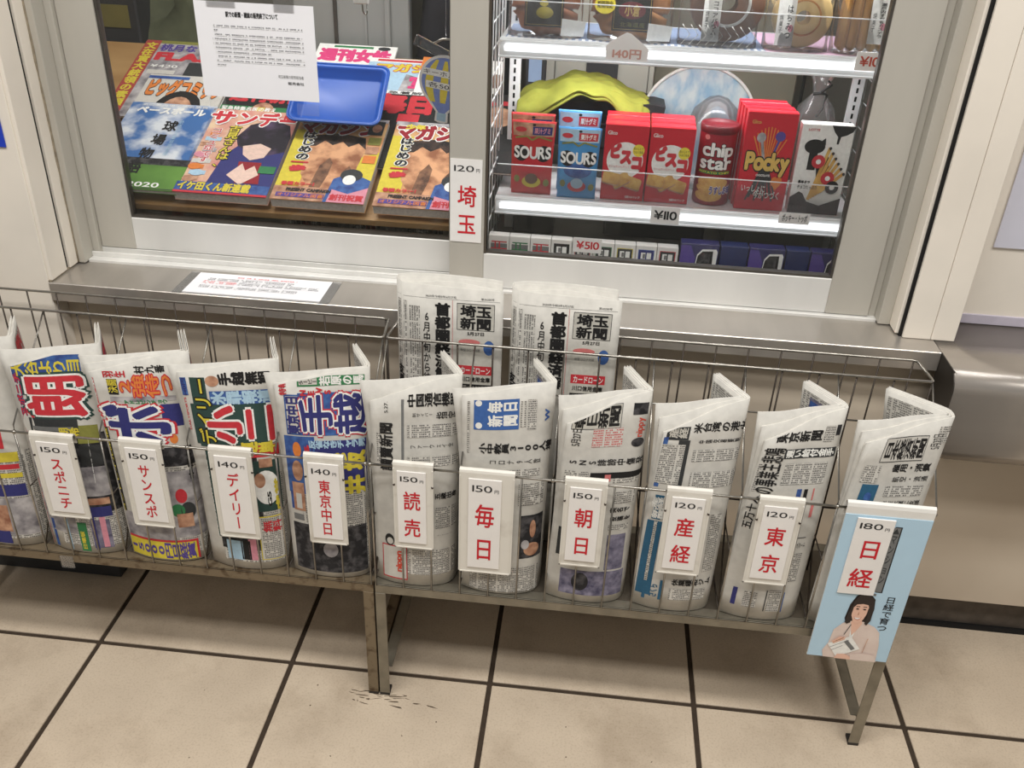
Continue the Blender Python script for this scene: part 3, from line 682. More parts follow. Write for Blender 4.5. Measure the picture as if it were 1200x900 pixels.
  ('T', 'headline', '制サイバー', 'rv', 0.0694, 0.3409, 0.1033, 0.3483, 'black', 1, 0),
  ('R', 'body_text', None, None, 0.0512, 0.2501, 0.0556, 0.3737, 'grey', 0, 0),
  ('B', 'body_text', None, 'rv', 0.0609, 0.3036, 0.1479, 0.3266, 'body', 1, 0),
  ('T', 'headline', 'ファーウェイ全', 'rv', 0.0651, 0.2829, 0.1387, 0.2903, 'black', 1, 0),
  ('B', 'body_text', None, 'rv', 0.0606, 0.2487, 0.1506, 0.2683, 'body', 1, 0),
  ('T', 'masthead', '讀賣新聞', 'rh', 0.0139, 0.2388, 0.0373, 0.3321, 'black', 1, 0.03),
  ('B', 'body_text', None, 'rh', 0.0091, 0.2558, 0.015, 0.3121, 'body', 1, 0),
  ('T', 'masthead', '5.27.', 'rh', 0.0218, 0.3489, 0.03, 0.3706, 'black', 1, 0),
  ('T', 'headline', '五歳出身', 'rv', 0.1065, 0.1827, 0.147, 0.1965, 'black', 1, 0.03),
  ('B', 'body_text', None, 'rv', 0.108, 0.1232, 0.1482, 0.1676, 'body', 1, 0),
  ('T', 'headline', 'ワクチン', 'rv', 0.1109, 0.1085, 0.1402, 0.1105, 'black', 1, 0),
  ('B', 'body_text', None, 'rv', 0.0598, 0.0248, 0.1522, 0.08, 'body', 1, 0),
  ('E', 'body_text', None, None, 0.0199, 0.0825, 0.0367, 0.108, 'black', 1, 0),
  ('E', 'body_text', None, None, 0.0233, 0.0855, 0.035, 0.1001, 'paper', 2, 0),
  ('R', 'advert', None, None, 0.0141, 0.0098, 0.0592, 0.084, 'redink', 1, 0),
  ('R', 'advert', None, None, 0.0159, 0.0125, 0.0576, 0.0819, 'paper', 2, 0),
  ('T', 'advert', 'nippn', 'rh', 0.036, 0.0271, 0.0506, 0.074, 'redorange', 3, 0.04),
],
'mainichi': [
  ('R', 'masthead', None, None, 0.0197, 0.3334, 0.0941, 0.3873, 'mblue', 0, 0),
  ('T', 'masthead', '毎日', 'rv', 0.0414, 0.3642, 0.0914, 0.3845, 'paperw', 1, 0.04),
  ('T', 'masthead', '新聞', 'rv', 0.0421, 0.3394, 0.0922, 0.3606, 'paperw', 1, 0.04),
  ('E', 'masthead', None, None, 0.0217, 0.3762, 0.0326, 0.3872, 'paperw', 1, 0),
  ('E', 'masthead', None, None, 0.0225, 0.3352, 0.0335, 0.3469, 'paperw', 1, 0),
  ('B', 'body_text', None, 'rh', 0.0971, 0.337, 0.1057, 0.3827, 'body', 1, 0),
  ('B', 'body_text', None, 'rh', 0.1083, 0.3313, 0.123, 0.385, 'body', 1, 0),
  ('T', 'advert', 'W', 'rh', 0.1361, 0.3452, 0.147, 0.3669, 'photo_blue', 1, 0.05),
  ('T', 'headline', '小中教員3100人増', 'rv', 0.0291, 0.2889, 0.1546, 0.3091, 'black', 1, 0.035),
  ('T', 'headline', 'コロナ9人数', 'rv', 0.0454, 0.2689, 0.1345, 0.2776, 'black', 1, 0.0),
  ('B', 'body_text', None, 'rv', 0.0167, 0.2452, 0.1323, 0.2585, 'body', 1, 0),
  ('B', 'body_text', None, 'rh', 0.0091, 0.2885, 0.0131, 0.3852, 'body', 1, 0),
  ('T', 'headline', '最低限基準', 'rv', 0.0988, 0.205, 0.143, 0.2065, 'black', 1, 0.02),
  ('B', 'body_text', None, 'rv', 0.098, 0.188, 0.143, 0.232, 'body', 1, 0),
  ('R', 'cover_photo', None, None, 0.1019, 0.0779, 0.1468, 0.1677, 'photo_dark', 0, 0),
  ('E', 'cover_photo', None, None, 0.1107, 0.0825, 0.1396, 0.1102, 'photo_skin', 1, 0),
  ('E', 'cover_photo', None, None, 0.1057, 0.0978, 0.1199, 0.1174, 'photo_grey', 2, 0),
  ('E', 'cover_photo', None, None, 0.1198, 0.121, 0.1308, 0.1573, 'photo_skin', 2, 0),
  ('B', 'body_text', None, 'rv', 0.0173, 0.004, 0.1414, 0.0603, 'body', 1, 0),
],
'asahi': [
  ('R', 'masthead', None, None, 0.0078, 0.3485, 0.0986, 0.3924, 'grey', 0, 0),
  ('R', 'masthead', None, None, 0.0091, 0.3502, 0.0972, 0.391, 'paperg', 1, 0),
  ('T', 'masthead', '朝日新聞', 'rv', 0.0122, 0.3503, 0.0957, 0.391, 'black', 2, 0.03),
  ('T', 'masthead', '5月27日', 'rh', 0.0104, 0.3177, 0.0296, 0.3518, 'black', 1, 0.01),
  ('B', 'advert', None, 'rv', 0.0497, 0.3166, 0.104, 0.3493, 'bodyred', 1, 0),
  ('R', 'advert', None, None, 0.1181, 0.3713, 0.1454, 0.3919, 'photo_dark', 1, 0),
  ('T', 'advert', 'nippy', 'rh', 0.1232, 0.3309, 0.1413, 0.3666, 'redorange', 1, 0.02),
  ('E', 'advert', None, None, 0.1205, 0.3134, 0.1454, 0.3299, 'photo_dark', 1, 0),
  ('T', 'headline', 'SNS誹謗中傷発', 'rv', 0.012, 0.2814, 0.1497, 0.294, 'black', 1, 0.02),
  ('R', 'body_text', None, None, 0.0547, 0.2576, 0.1524, 0.2686, 'black', 1, 0),
  ('B', 'body_text', None, 'rv', 0.0094, 0.2436, 0.0514, 0.2702, 'body', 1, 0),
  ('R', 'body_text', None, None, 0.0808, 0.2522, 0.0914, 0.2647, 'pinkred', 1, 0),
  ('R', 'body_text', None, None, 0.055, 0.2539, 0.0626, 0.2654, 'black', 1, 0),
  ('B', 'body_text', None, 'rv', 0.0963, 0.2484, 0.1445, 0.2572, 'body', 1, 0),
  ('B', 'body_text', None, 'rv', 0.1021, 0.2088, 0.1402, 0.2322, 'body', 1, 0),
  ('T', 'headline', '実名で', 'rv', 0.0966, 0.1907, 0.133, 0.2009, 'black', 1, 0.03),
  ('T', 'headline', '投稿を', 'rv', 0.0984, 0.1737, 0.1356, 0.1829, 'black', 1, 0.03),
  ('B', 'body_text', None, 'rv', 0.0974, 0.1549, 0.134, 0.1661, 'body', 1, 0),
  ('R', 'cover_photo', None, None, 0.0239, 0.015, 0.1361, 0.069, 'photo_violet', 0, 0),
  ('R', 'cover_photo', None, None, 0.098, 0.0724, 0.1312, 0.1461, 'photo_violet', 0, 0),
  ('E', 'cover_photo', None, None, 0.0445, 0.0252, 0.0737, 0.0646, 'photo_dark', 1, 0),
  ('R', 'body_text', None, None, 0.0123, 0.097, 0.0261, 0.1556, 'dark', 1, 0),
],
'sankei': [
  ('R', 'masthead', None, None, 0.0062, 0.3448, 0.047, 0.3688, 'dark', 0, 0),
  ('T', 'masthead', '産経', 'rv', 0.01, 0.3482, 0.0441, 0.3674, 'paperg', 1, 0.03),
  ('T', 'headline', '米台湾の港火', 'rv', 0.0528, 0.3564, 0.1541, 0.3745, 'black', 1, 0.03),
  ('T', 'headline', '中国交易要制', 'rv', 0.0662, 0.3372, 0.1442, 0.3436, 'black', 1, 0.02),
  ('B', 'body_text', None, 'rv', 0.06, 0.305, 0.1462, 0.3254, 'body', 1, 0),
  ('B', 'body_text', None, 'rv', 0.0629, 0.2554, 0.1495, 0.285, 'body', 1, 0),
  ('R', 'masthead', None, None, 0.003, 0.2539, 0.0111, 0.3494, 'photo_blue', 0, 0),
  ('R', 'body_text', None, None, 0.0307, 0.2552, 0.051, 0.3443, 'dark', 0, 0),
  ('B', 'body_text', None, 'rh', 0.003, 0.2615, 0.0439, 0.3365, 'body', 1, 0),
  ('R', 'masthead', None, None, 0.0106, 0.1892, 0.026, 0.2379, 'teal', 0, 0),
  ('T', 'masthead', '産経', 'rv', 0.0068, 0.2114, 0.0266, 0.2345, 'paperw', 1, 0.04),
  ('T', 'masthead', '新聞', 'rv', 0.0103, 0.1909, 0.0301, 0.2146, 'paperw', 1, 0.04),
  ('R', 'body_text', None, None, 0.0051, 0.0275, 0.0311, 0.186, 'teal', 0, 0),
  ('B', 'body_text', None, 'rv', 0.0172, 0.0577, 0.0227, 0.1856, 'body', 1, 0),
  ('B', 'body_text', None, 'rv', 0.1132, 0.0857, 0.1331, 0.204, 'body', 1, 0),
  ('T', 'headline', '休業緩和ジム', 'rv', 0.064, 0.056, 0.1331, 0.0705, 'black', 1, 0.03),
  ('B', 'body_text', None, 'rv', 0.0622, 0.0249, 0.1256, 0.049, 'body', 1, 0),
  ('R', 'advert', None, None, 0.0171, 0.0181, 0.0227, 0.0577, 'teal', 1, 0),
  ('R', 'advert', None, None, 0.0451, 0.0215, 0.0497, 0.065, 'teal', 1, 0),
  ('T', 'advert', 'さくら', 'rh', 0.0261, 0.025, 0.0432, 0.0551, 'teal', 1, 0.03),
],
'tokyo': [
  ('T', 'masthead', '東京新聞', 'rv', 0.0183, 0.3549, 0.1064, 0.3748, 'black', 1, 0.03),
  ('B', 'body_text', None, 'rh', 0.1096, 0.3532, 0.1275, 0.3806, 'body', 1, 0),
  ('R', 'cover_photo', None, None, 0.1297, 0.3636, 0.1381, 0.3821, 'photo_dark', 1, 0),
  ('R', 'headline', None, None, 0.0427, 0.3257, 0.1376, 0.3427, 'dark', 0, 0),
  ('T', 'headline', '遅い給付金手', 'rv', 0.0455, 0.3272, 0.1341, 0.3418, 'paperw', 1, 0.04),
  ('T', 'headline', 'の事業主悲鳴', 'rh', 0.003, 0.2583, 0.0443, 0.3463, 'black', 1, 0.02),
  ('B', 'body_text', None, 'rv', 0.0498, 0.2779, 0.1273, 0.3165, 'body', 1, 0),
  ('R', 'advert', None, None, 0.0836, 0.2532, 0.0921, 0.2688, 'photo_blue', 1, 0),
  ('R', 'advert', None, None, 0.0965, 0.2496, 0.1028, 0.2684, 'black', 1, 0),
  ('R', 'advert', None, None, 0.1123, 0.2471, 0.1149, 0.2692, 'pinkred', 1, 0),
  ('R', 'advert', None, None, 0.1152, 0.2141, 0.1204, 0.2397, 'pinkred', 1, 0),
  ('B', 'body_text', None, 'rh', 0.003, 0.2623, 0.0092, 0.3193, 'body', 1, 0),
  ('R', 'body_text', None, None, 0.0921, 0.1734, 0.1195, 0.1749, 'dark', 1, 0),
  ('T', 'headline', 'アップスタート', 'rv', 0.0938, 0.1516, 0.1216, 0.166, 'black', 1, 0),
  ('B', 'body_text', None, 'rv', 0.1017, 0.0836, 0.1202, 0.1437, 'body', 1, 0),
  ('R', 'advert', None, None, 0.0183, 0.0248, 0.026, 0.063, 'navy', 1, 0),
  ('B', 'body_text', None, 'rh', 0.0369, 0.0249, 0.0601, 0.0587, 'body', 1, 0),
  ('R', 'advert', None, None, 0.0741, 0.0191, 0.0758, 0.0652, 'dark', 1, 0),
  ('B', 'body_text', None, 'rh', 0.0786, 0.0193, 0.1022, 0.0654, 'body', 1, 0),
  ('R', 'advert', None, None, 0.1047, 0.017, 0.1062, 0.0611, 'photo_blue', 1, 0),
  ('T', 'headline', '五万十人', 'rh', 0.003, 0.187, 0.022, 0.2547, 'black', 1, 0.02),
],
'nikkei': [
  ('R', 'masthead', None, None, 0.0312, 0.3353, 0.1029, 0.3796, 'dark', 0, 0),
  ('R', 'masthead', None, None, 0.032, 0.3369, 0.102, 0.3782, 'paper', 1, 0),
  ('T', 'masthead', '日本経済新聞', 'rv', 0.0343, 0.3385, 0.1011, 0.3767, 'black', 2, 0.03),
  ('T', 'masthead', '5月27日', 'rh', 0.1075, 0.3551, 0.1266, 0.3825, 'black', 1, 0),
  ('B', 'body_text', None, 'rh', 0.1162, 0.3664, 0.1336, 0.394, 'body', 1, 0),
  ('T', 'headline', '雇用・消費', 'rv', 0.0579, 0.3157, 0.1214, 0.3314, 'black', 1, 0.03),
  ('T', 'headline', '航空・流通', 'rv', 0.0636, 0.2982, 0.1234, 0.3082, 'black', 1, 0.01),
  ('B', 'body_text', None, 'rv', 0.0576, 0.2715, 0.12, 0.2914, 'body', 1, 0),
  ('R', 'cover_photo', None, None, 0.0185, 0.2591, 0.0447, 0.2941, 'teal', 0, 0),
  ('E', 'cover_photo', None, None, 0.027, 0.2621, 0.0381, 0.2796, 'photo_blue', 1, 0),
  ('T', 'headline', '存在大業に支援', 'rv', 0.0602, 0.2538, 0.123, 0.2642, 'black', 1, 0.01),
  ('B', 'body_text', None, 'rh', 0.0116, 0.2973, 0.038, 0.3292, 'body', 1, 0),
],
}

def copy_mesh(F, n, j, m_out, m_in):
    """one folded copy: two leaves of paper that meet in a fold at the back tip"""
    off = j*.0047; k = j/max(n-1, 1); mb = MB(); NU, NV = 30, 9; th = .0010
    def leaf(o0, g):
        def fn(a, b, c):
            o = off+o0+(g*(1-a)**.35 if g else 0)+(th if c else 0)
            rise = .0
            u = a*WP; v = b*HP
            return F(u, v+(-.003*o0/.002 if b > .5 else 0), o, k)
        mb.sheet(fn, NU, NV, th, m_out if not o0 else m_in, True, m_in)
    leaf(0, 0); leaf(.0011, .0018)
    return mb
ORD = {0: 'front', 1: 'second', 2: 'third', 3: 'fourth'}
PAPERS = [
 ('leftmost', 2, 'colourful tabloid newspaper cut off by the left edge of the photo', 'tabloid newspaper'),
 ('sponichi', 2, 'tabloid with a big red headline character and yellow lettering on blue', 'tabloid newspaper'),
 ('sanspo', 3, 'tabloid with a huge navy character outlined in red and an orange headline', 'tabloid newspaper'),
 ('daily', 2, 'tabloid with yellow title lettering on dark green and a big red character', 'tabloid newspaper'),
 ('tochu', 2, 'tabloid with navy headline characters under a green band', 'tabloid newspaper'),
 ('yomiuri', 2, 'broadsheet with black masthead and a red-framed advert at its foot', 'broadsheet newspaper'),
 ('mainichi', 2, 'broadsheet with a solid blue masthead box', 'broadsheet newspaper'),
 ('asahi', 3, 'broadsheet with a slumped boxed masthead, red table and violet photo', 'broadsheet newspaper'),
 ('sankei', 3, 'broadsheet with blue title box and long teal rule down its left', 'broadsheet newspaper'),
 ('tokyo', 3, 'broadsheet with white headline on a dark band', 'broadsheet newspaper'),
 ('nikkei', 3, 'broadsheet standing behind the pale blue poster card', 'broadsheet newspaper')]
SHORT = ['colourful tabloid at the left edge', 'tabloid with big red character', 'tabloid with huge navy character', 'tabloid titled on dark green', 'tabloid under a green band',
         'broadsheet with red-framed advert', 'broadsheet with blue masthead box', 'broadsheet with violet photo', 'broadsheet with teal rule', 'broadsheet with dark headline band', 'broadsheet behind the poster card']
back_text = {'mainichi': 'cover', 'tokyo': 'cover', 'leftmost': 'blue', 'sponichi': 'blue', 'sanspo': 'red', 'daily': 'red'}
for key, n, lab, nm in PAPERS:
    i = SH[key][0]; F = shape(key)
    bx = X0+PITCH*i+.075
    for j in range(n):
        if j == 0: L = lab
        else: L = '%s copy from the front in the slot of the %s' % (ORD[j], SHORT[i+1])
        t = thing('newspaper', L, 'newspaper', (bx, .0, Z0), group='newspapers in the front slots of the racks')
        part(copy_mesh(F, n, j, 'newsback', 'newsback'), 'folded_sheets', t)
        if j == 0:
            P = Print(lambda x, y, l, F=F: F(x, F.level(x, y), 0, 0, l), cut=(.0085, .05))
            if i < 4: P.rect('body_text', .030, .016, .150, .20, 'body', -1)
            for kind, pn, txt, mode, a, b_, c, e, col, lv, bold in PRINTS.get(key, []):
                if kind == 'T': P.text(pn, txt, a, b_, c, e, mode, col, lv, bold)
                elif kind == 'R': P.rect(pn, a, b_, c, e, col, lv)
                elif kind == 'E': P.ell(pn, a, b_, c, e, col, lv)
                elif kind == 'B': P.rect(pn, a, b_, c, e, 'body' if mode == 'rv' and col == 'body' else 'bodyred' if col == 'bodyred' else 'body', lv)
            P.build(t)
            # outside of the folded-back part: more columns, coloured on the tabloids
            P = Print(lambda x, y, l, F=F: F(x, y, 0, 0, l), cut=(.0085, .06))
            if i < 4:
                rnd = random.Random(i); cols = ['photo_blue', 'redink', 'yellow', 'darkgreen', 'orange', 'navy', 'body']
                P.rect('back_page', .168, .02, .242, .392, 'body', 0)
                for q in range(9):
                    zz = .03+.04*q; P.rect('back_page', .170+rnd.random()*.02, zz, .215+rnd.random()*.025, zz+.03, rnd.choice(cols), 1)
                P.text('back_page', '阪神巨人', .172, .345, .24, .388, 'rv', 'redink', 2, .05)
            else: P.rect('back_page', .168, .02, .242, .392, 'body', 0)
            P.build(t)
        if j == n-1:
            # inside of the fold as seen from above
            tot = j*.0047+.0011+.0010+.0006
            P = Print(lambda x, y, l, F=F, tot=tot: F(x, y, tot+.0006+l, 1, 0), cut=(.0085, .06))
            P.fn = lambda x, y, l, F=F, tot=tot: F(x, y, tot+.0004+l, 1 if j else 0, 0)
            P.rect('inner_page', .170, .22, .246, .393, 'body', 0)
            if back_text.get(key) == 'cover' or key in ('daily', 'tokyo'):
                P.rect('inner_page', .188, .330, .228, .385, 'photo_violet' if key != 'daily' else 'pinkred', 1); P.ell('inner_page', .20, .34, .222, .365, 'redorange' if key == 'tokyo' else 'photo_skin', 2); P.rect('inner_page', .190, .366, .226, .380, 'photo_blue', 2)
            if key in ('yomiuri', 'mainichi'): P.rect('inner_page', .195, .345, .222, .352, 'navy', 1)
            obs = P.build(t)
            for o in obs:   # this print faces inwards
                o.data.flip_normals()

# broadsheets standing upright in the narrow slot behind the right rack's middle rail
def saitama(x0, label):
    W = .186; t = thing('newspaper', label, 'newspaper', (x0+W/2, .13, .285), group='upright newspapers in the back slot')
    def plan(a, off, top):
        # a 0..1 : front right edge -> fold at the left -> back right edge
        fr = [(W, .1085), (W*.72, .1065), (W*.38, .1060), (W*.12, .1085), (.012, .1150), (.0035, .1265), (.012, .1360), (W*.20, .1440), (W*.5, .1480), (W*.8, .1470), (W*.97, .1440)]
        f = a*(len(fr)-1); i = min(int(f), len(fr)-2); q = f-i
        P = [fr[max(i-1, 0)], fr[i], fr[i+1], fr[min(i+2, len(fr)-1)]]
        def cr(c): return .5*(2*P[1][c]+(P[2][c]-P[0][c])*q+(2*P[0][c]-5*P[1][c]+4*P[2][c]-P[3][c])*q*q+(-P[0][c]+3*P[1][c]-3*P[2][c]+P[3][c])*q**3)
        return cr(0), cr(1)
    def S(a, v, off, lift=0):
        x, y = plan(a, 0, 1); a0, a1 = plan(max(a-.02, 0), 0, 1), plan(min(a+.02, 1), 0, 1)
        tx, ty = a1[0]-a0[0], a1[1]-a0[1]; l = math.hypot(tx, ty) or 1
        o = off-lift      # inwards = left normal of the path (front leaf runs right to left)
        x += ty/l*o*1; y += -tx/l*o
        z = .286+v
        return (x0+x, y-.001+(.0065*(v/.5) if a > .5 else 0), z)
    H = .510
    def shell(off, h, m, name, extra=0):
        mb = MB()
        mb.sheet(lambda a, b, c: S(a, b*(h+.006*math.sin(a*3.1)), off+(.0009 if c else 0)), 40, 6, 0, m)
        return part(mb, name, t)
    shell(0, H, 'newsback', 'outer_sheet'); shell(.0022, H-.005, 'newsback', 'inner_sheets')
    # a loose leaf rising inside the fold
    mb = MB(); mb.sheet(lambda a, b, c: (x0+.030+a*(W-.035), .131+.006*math.sin(a*5)+(.0008 if c else 0), .286+b*(H-.006+.005*math.sin(a*3))), 16, 3, 0, 'newsback'); part(mb, 'inner_leaf', t)
    # front print: page x from the left fold (0) to the right edge (1)
    def fp(x, y, l):
        # the front leaf spans path parameter .4 (left) .. 0 (right)
        lo, hi = 0., .45
        for _ in range(24):
            mid = (lo+hi)/2
            if plan(mid, 0, 1)[0] > x*W: lo = mid
            else: hi = mid
        return S((lo+hi)/2, y*H, 0, l)
    P = Print(fp, (W, H), cut=(.05, .1))
    P.line('rule', [(.02, .962), (.97, .962)], .0004, 'grey'); P.text('date_line', '2020年令和2年5月27日', .30, .966, .58, .975, 'h', 'black', 1, 0); P.text('date_line', '第26200号', .80, .966, .92, .975, 'h', 'black', 1, 0)
    P.rect('masthead', .585, .855, .925, .952, 'dark', 0); P.rect('masthead', .590, .8572, .920, .9498, 'paperg', 1)
    P.text('masthead', '埼玉', .615, .902, .90, .947, 'h', 'black', 2, .04); P.text('masthead', '新聞', .615, .858, .90, .902, 'h', 'black', 2, .04)
    P.text('date_line', '5月27日', .68, .836, .84, .851, 'h', 'black', 1, .02); P.line('rule', [(.545, .96), (.545, .48)], .0007, 'pinkred', 1)
    P.text('headline', '首都圏経済解', .385, .66, .525, .948, 'v', 'black', 1, .05)
    P.text('headline', '6月中旬から往来解禁', .275, .53, .345, .915, 'v', 'black', 1, .015)
    P.rect('body_text', .04, .55, .13, .945, 'bodyv', 0); P.rect('body_text', .145, .55, .245, .93, 'bodyv', 0)
    P.text('headline', '支援', .02, .62, .09, .70, 'v', 'black', 1, .05)
    P.rect('advert', .58, .49, .925, .825, 'paperg', 0); P.ell('advert', .60, .80, .80, .822, 'pinkred', 1); P.ell('advert', .83, .765, .93, .820, 'photo_blue', 1)
    P.text('advert', '新型コロナ対策', .62, .775, .80, .788, 'h', 'grey', 2, 0)
    P.rect('advert', .60, .688, .915, .722, 'redink', 1); P.text('advert', 'カードローン', .62, .690, .90, .719, 'h', 'paperw', 2, .02)
    P.text('advert', '川口信用金庫', .62, .660, .90, .680, 'h', 'black', 2, .03); P.rect('advert', .60, .626, .915, .650, 'black', 1); P.text('advert', 'お問い合わせは各支店', .62, .630, .90, .646, 'h', 'paperg', 2, 0)
    P.rect('advert', .60, .50, .915, .615, 'body', 1)
    P.build(t)
    P = Print(lambda x, y, l: (x0+.030+x*(W-.035), .1305+.006*math.sin(x*5)-l, .286+y*(H-.006)), (W, H)); P.text('inner_print', '埼玉の話題', .1, .965, .42, .985, 'h', 'black', 1, .02); P.build(t)
    return t
saitama(.6040, 'newspaper standing upright in the back slot, nearer the left rack')
saitama(.7985, 'newspaper standing upright in the back slot, right one of the pair')

# ================================================================ price cards on the front rail
def price_card(x0, x1, zt, zb, price, name, label, tilt=0, ins=(.13, .87), font=.030, bw=.0, holder=True, grp='price cards hooked on the front rail'):
    cx = (x0+x1)/2; W = x1-x0; H = zt-zb; yp = -.0625
    t = thing('price_card', label, 'price card', (cx, yp, zb), group=grp)
    # holder: flat plate rolled back over the rail
    prof = [(yp, zb), (yp, zt-.006), (yp+.0012, zt-.0018), (yp+.005, zt+.0008), (yp+.009, zt-.0010), (yp+.0105, zt-.0050), (yp+.0105, zt-.020)]
    th = .0014; mb = MB(); V = []; n = len(prof)
    inner = [(yp+th, zb), (yp+th, zt-.006), (yp+.0022, zt-.0030), (yp+.005, zt-.0008), (yp+.0080, zt-.0022), (yp+.0105-th, zt-.0055), (yp+.0105-th, zt-.020)]
    mb.prism(prof+inner[::-1], 0, x0, x1, PLASTICG); part(mb, 'card_holder', t)
    rim = MB()
    for a, b_ in (((x0, zb), (x0+.0022, zt-.012)), ((x1-.0022, zb), (x1, zt-.012)), ((x0, zb), (x1, zb+.0022))): rim.box(a[0], b_[0], yp-.0012, yp-.0001, a[1], b_[1], PLASTICG)
    part(rim, 'holder_rim', t)
    ix0, ix1 = x0+W*ins[0], x0+W*ins[1]; iz0, iz1 = zb+.012, zt-.016
    part(MB().box(ix0, ix1, yp-.0022, yp-.0002, iz0, iz1, mat('card_paper', (243, 240, 236), .3, var=.015), bev=.0004), 'card', t)
    if holder:
        rv = MB()
        for xx in (x0+.0015, x1-.0015): rv.lathe([(0, -.0022), (.0017, -.0018), (.0022, 0)], (xx, yp, zt-.045), mat('rivet', (70, 60, 52), .5, .6), 8, axis=1)
        part(rv, 'rivet', t)
    P = Print(plane_map((ix0, yp-.0022, iz0), (1, 0, 0), (0, 0, 1), ix1-ix0, iz1-iz0), (ix1-ix0, iz1-iz0))
    P.text('price_text', price, .10, .855, .74, .955, 'h', 'textblack', 0, bw); P.text('price_text', '円', .78, .86, .93, .905, 'h', 'textblack', 0, 0)
    k = len(name); w_ = .46 if k == 2 else .40; top = .78 if k > 2 else .75
    if k == 2:
        P.text('name_text', name[0], .20, .47, .20+.62, .47+.27, 'v', 'cardred', 0, .016); P.text('name_text', name[1], .20, .09, .82, .36, 'v', 'cardred', 0, .016)
    else:
        P.text('name_text', name, .50-w_/2, .05, .50+w_/2, .80, 'v', 'cardred', 0, .016)
    P.build(t); return t
price_card(.014, .0905, .551, .376, '150', 'スポニチ', 'white 150 yen card in front of the red-headline tabloid')
price_card(.1700, .2430, .555, .374, '150', 'サンスポ', 'white 150 yen card in front of the tabloid with huge navy character')
price_card(.3240, .3970, .5555, .367, '140', 'デイリー', 'white 140 yen card with thick frame, in front of the dark green titled tabloid', ins=(.12, .88))
price_card(.4850, .5520, .558, .373, '140', '東京中日', 'white 140 yen card with four red kanji, right end of the left rack', ins=(.10, .88))
price_card(.6340, .7010, .558, .381, '150', '読売', 'white 150 yen card at the left end of the right rack', ins=(.10, .82))
price_card(.7440, .8350, .556, .341, '150', '毎日', 'wide plain white 150 yen card in front of the blue masthead broadsheet', ins=(.17, .77), holder=False)
price_card(.9160, .9850, .557, .377, '150', '朝日', 'white 150 yen card in front of the broadsheet with violet photo')
price_card(1.0790, 1.1510, .556, .380, '120', '産経', 'white 120 yen card in front of the broadsheet with teal rule')
price_card(1.2250, 1.2960, .555, .377, '120', '東京', 'white 120 yen card next to the pale blue poster card')
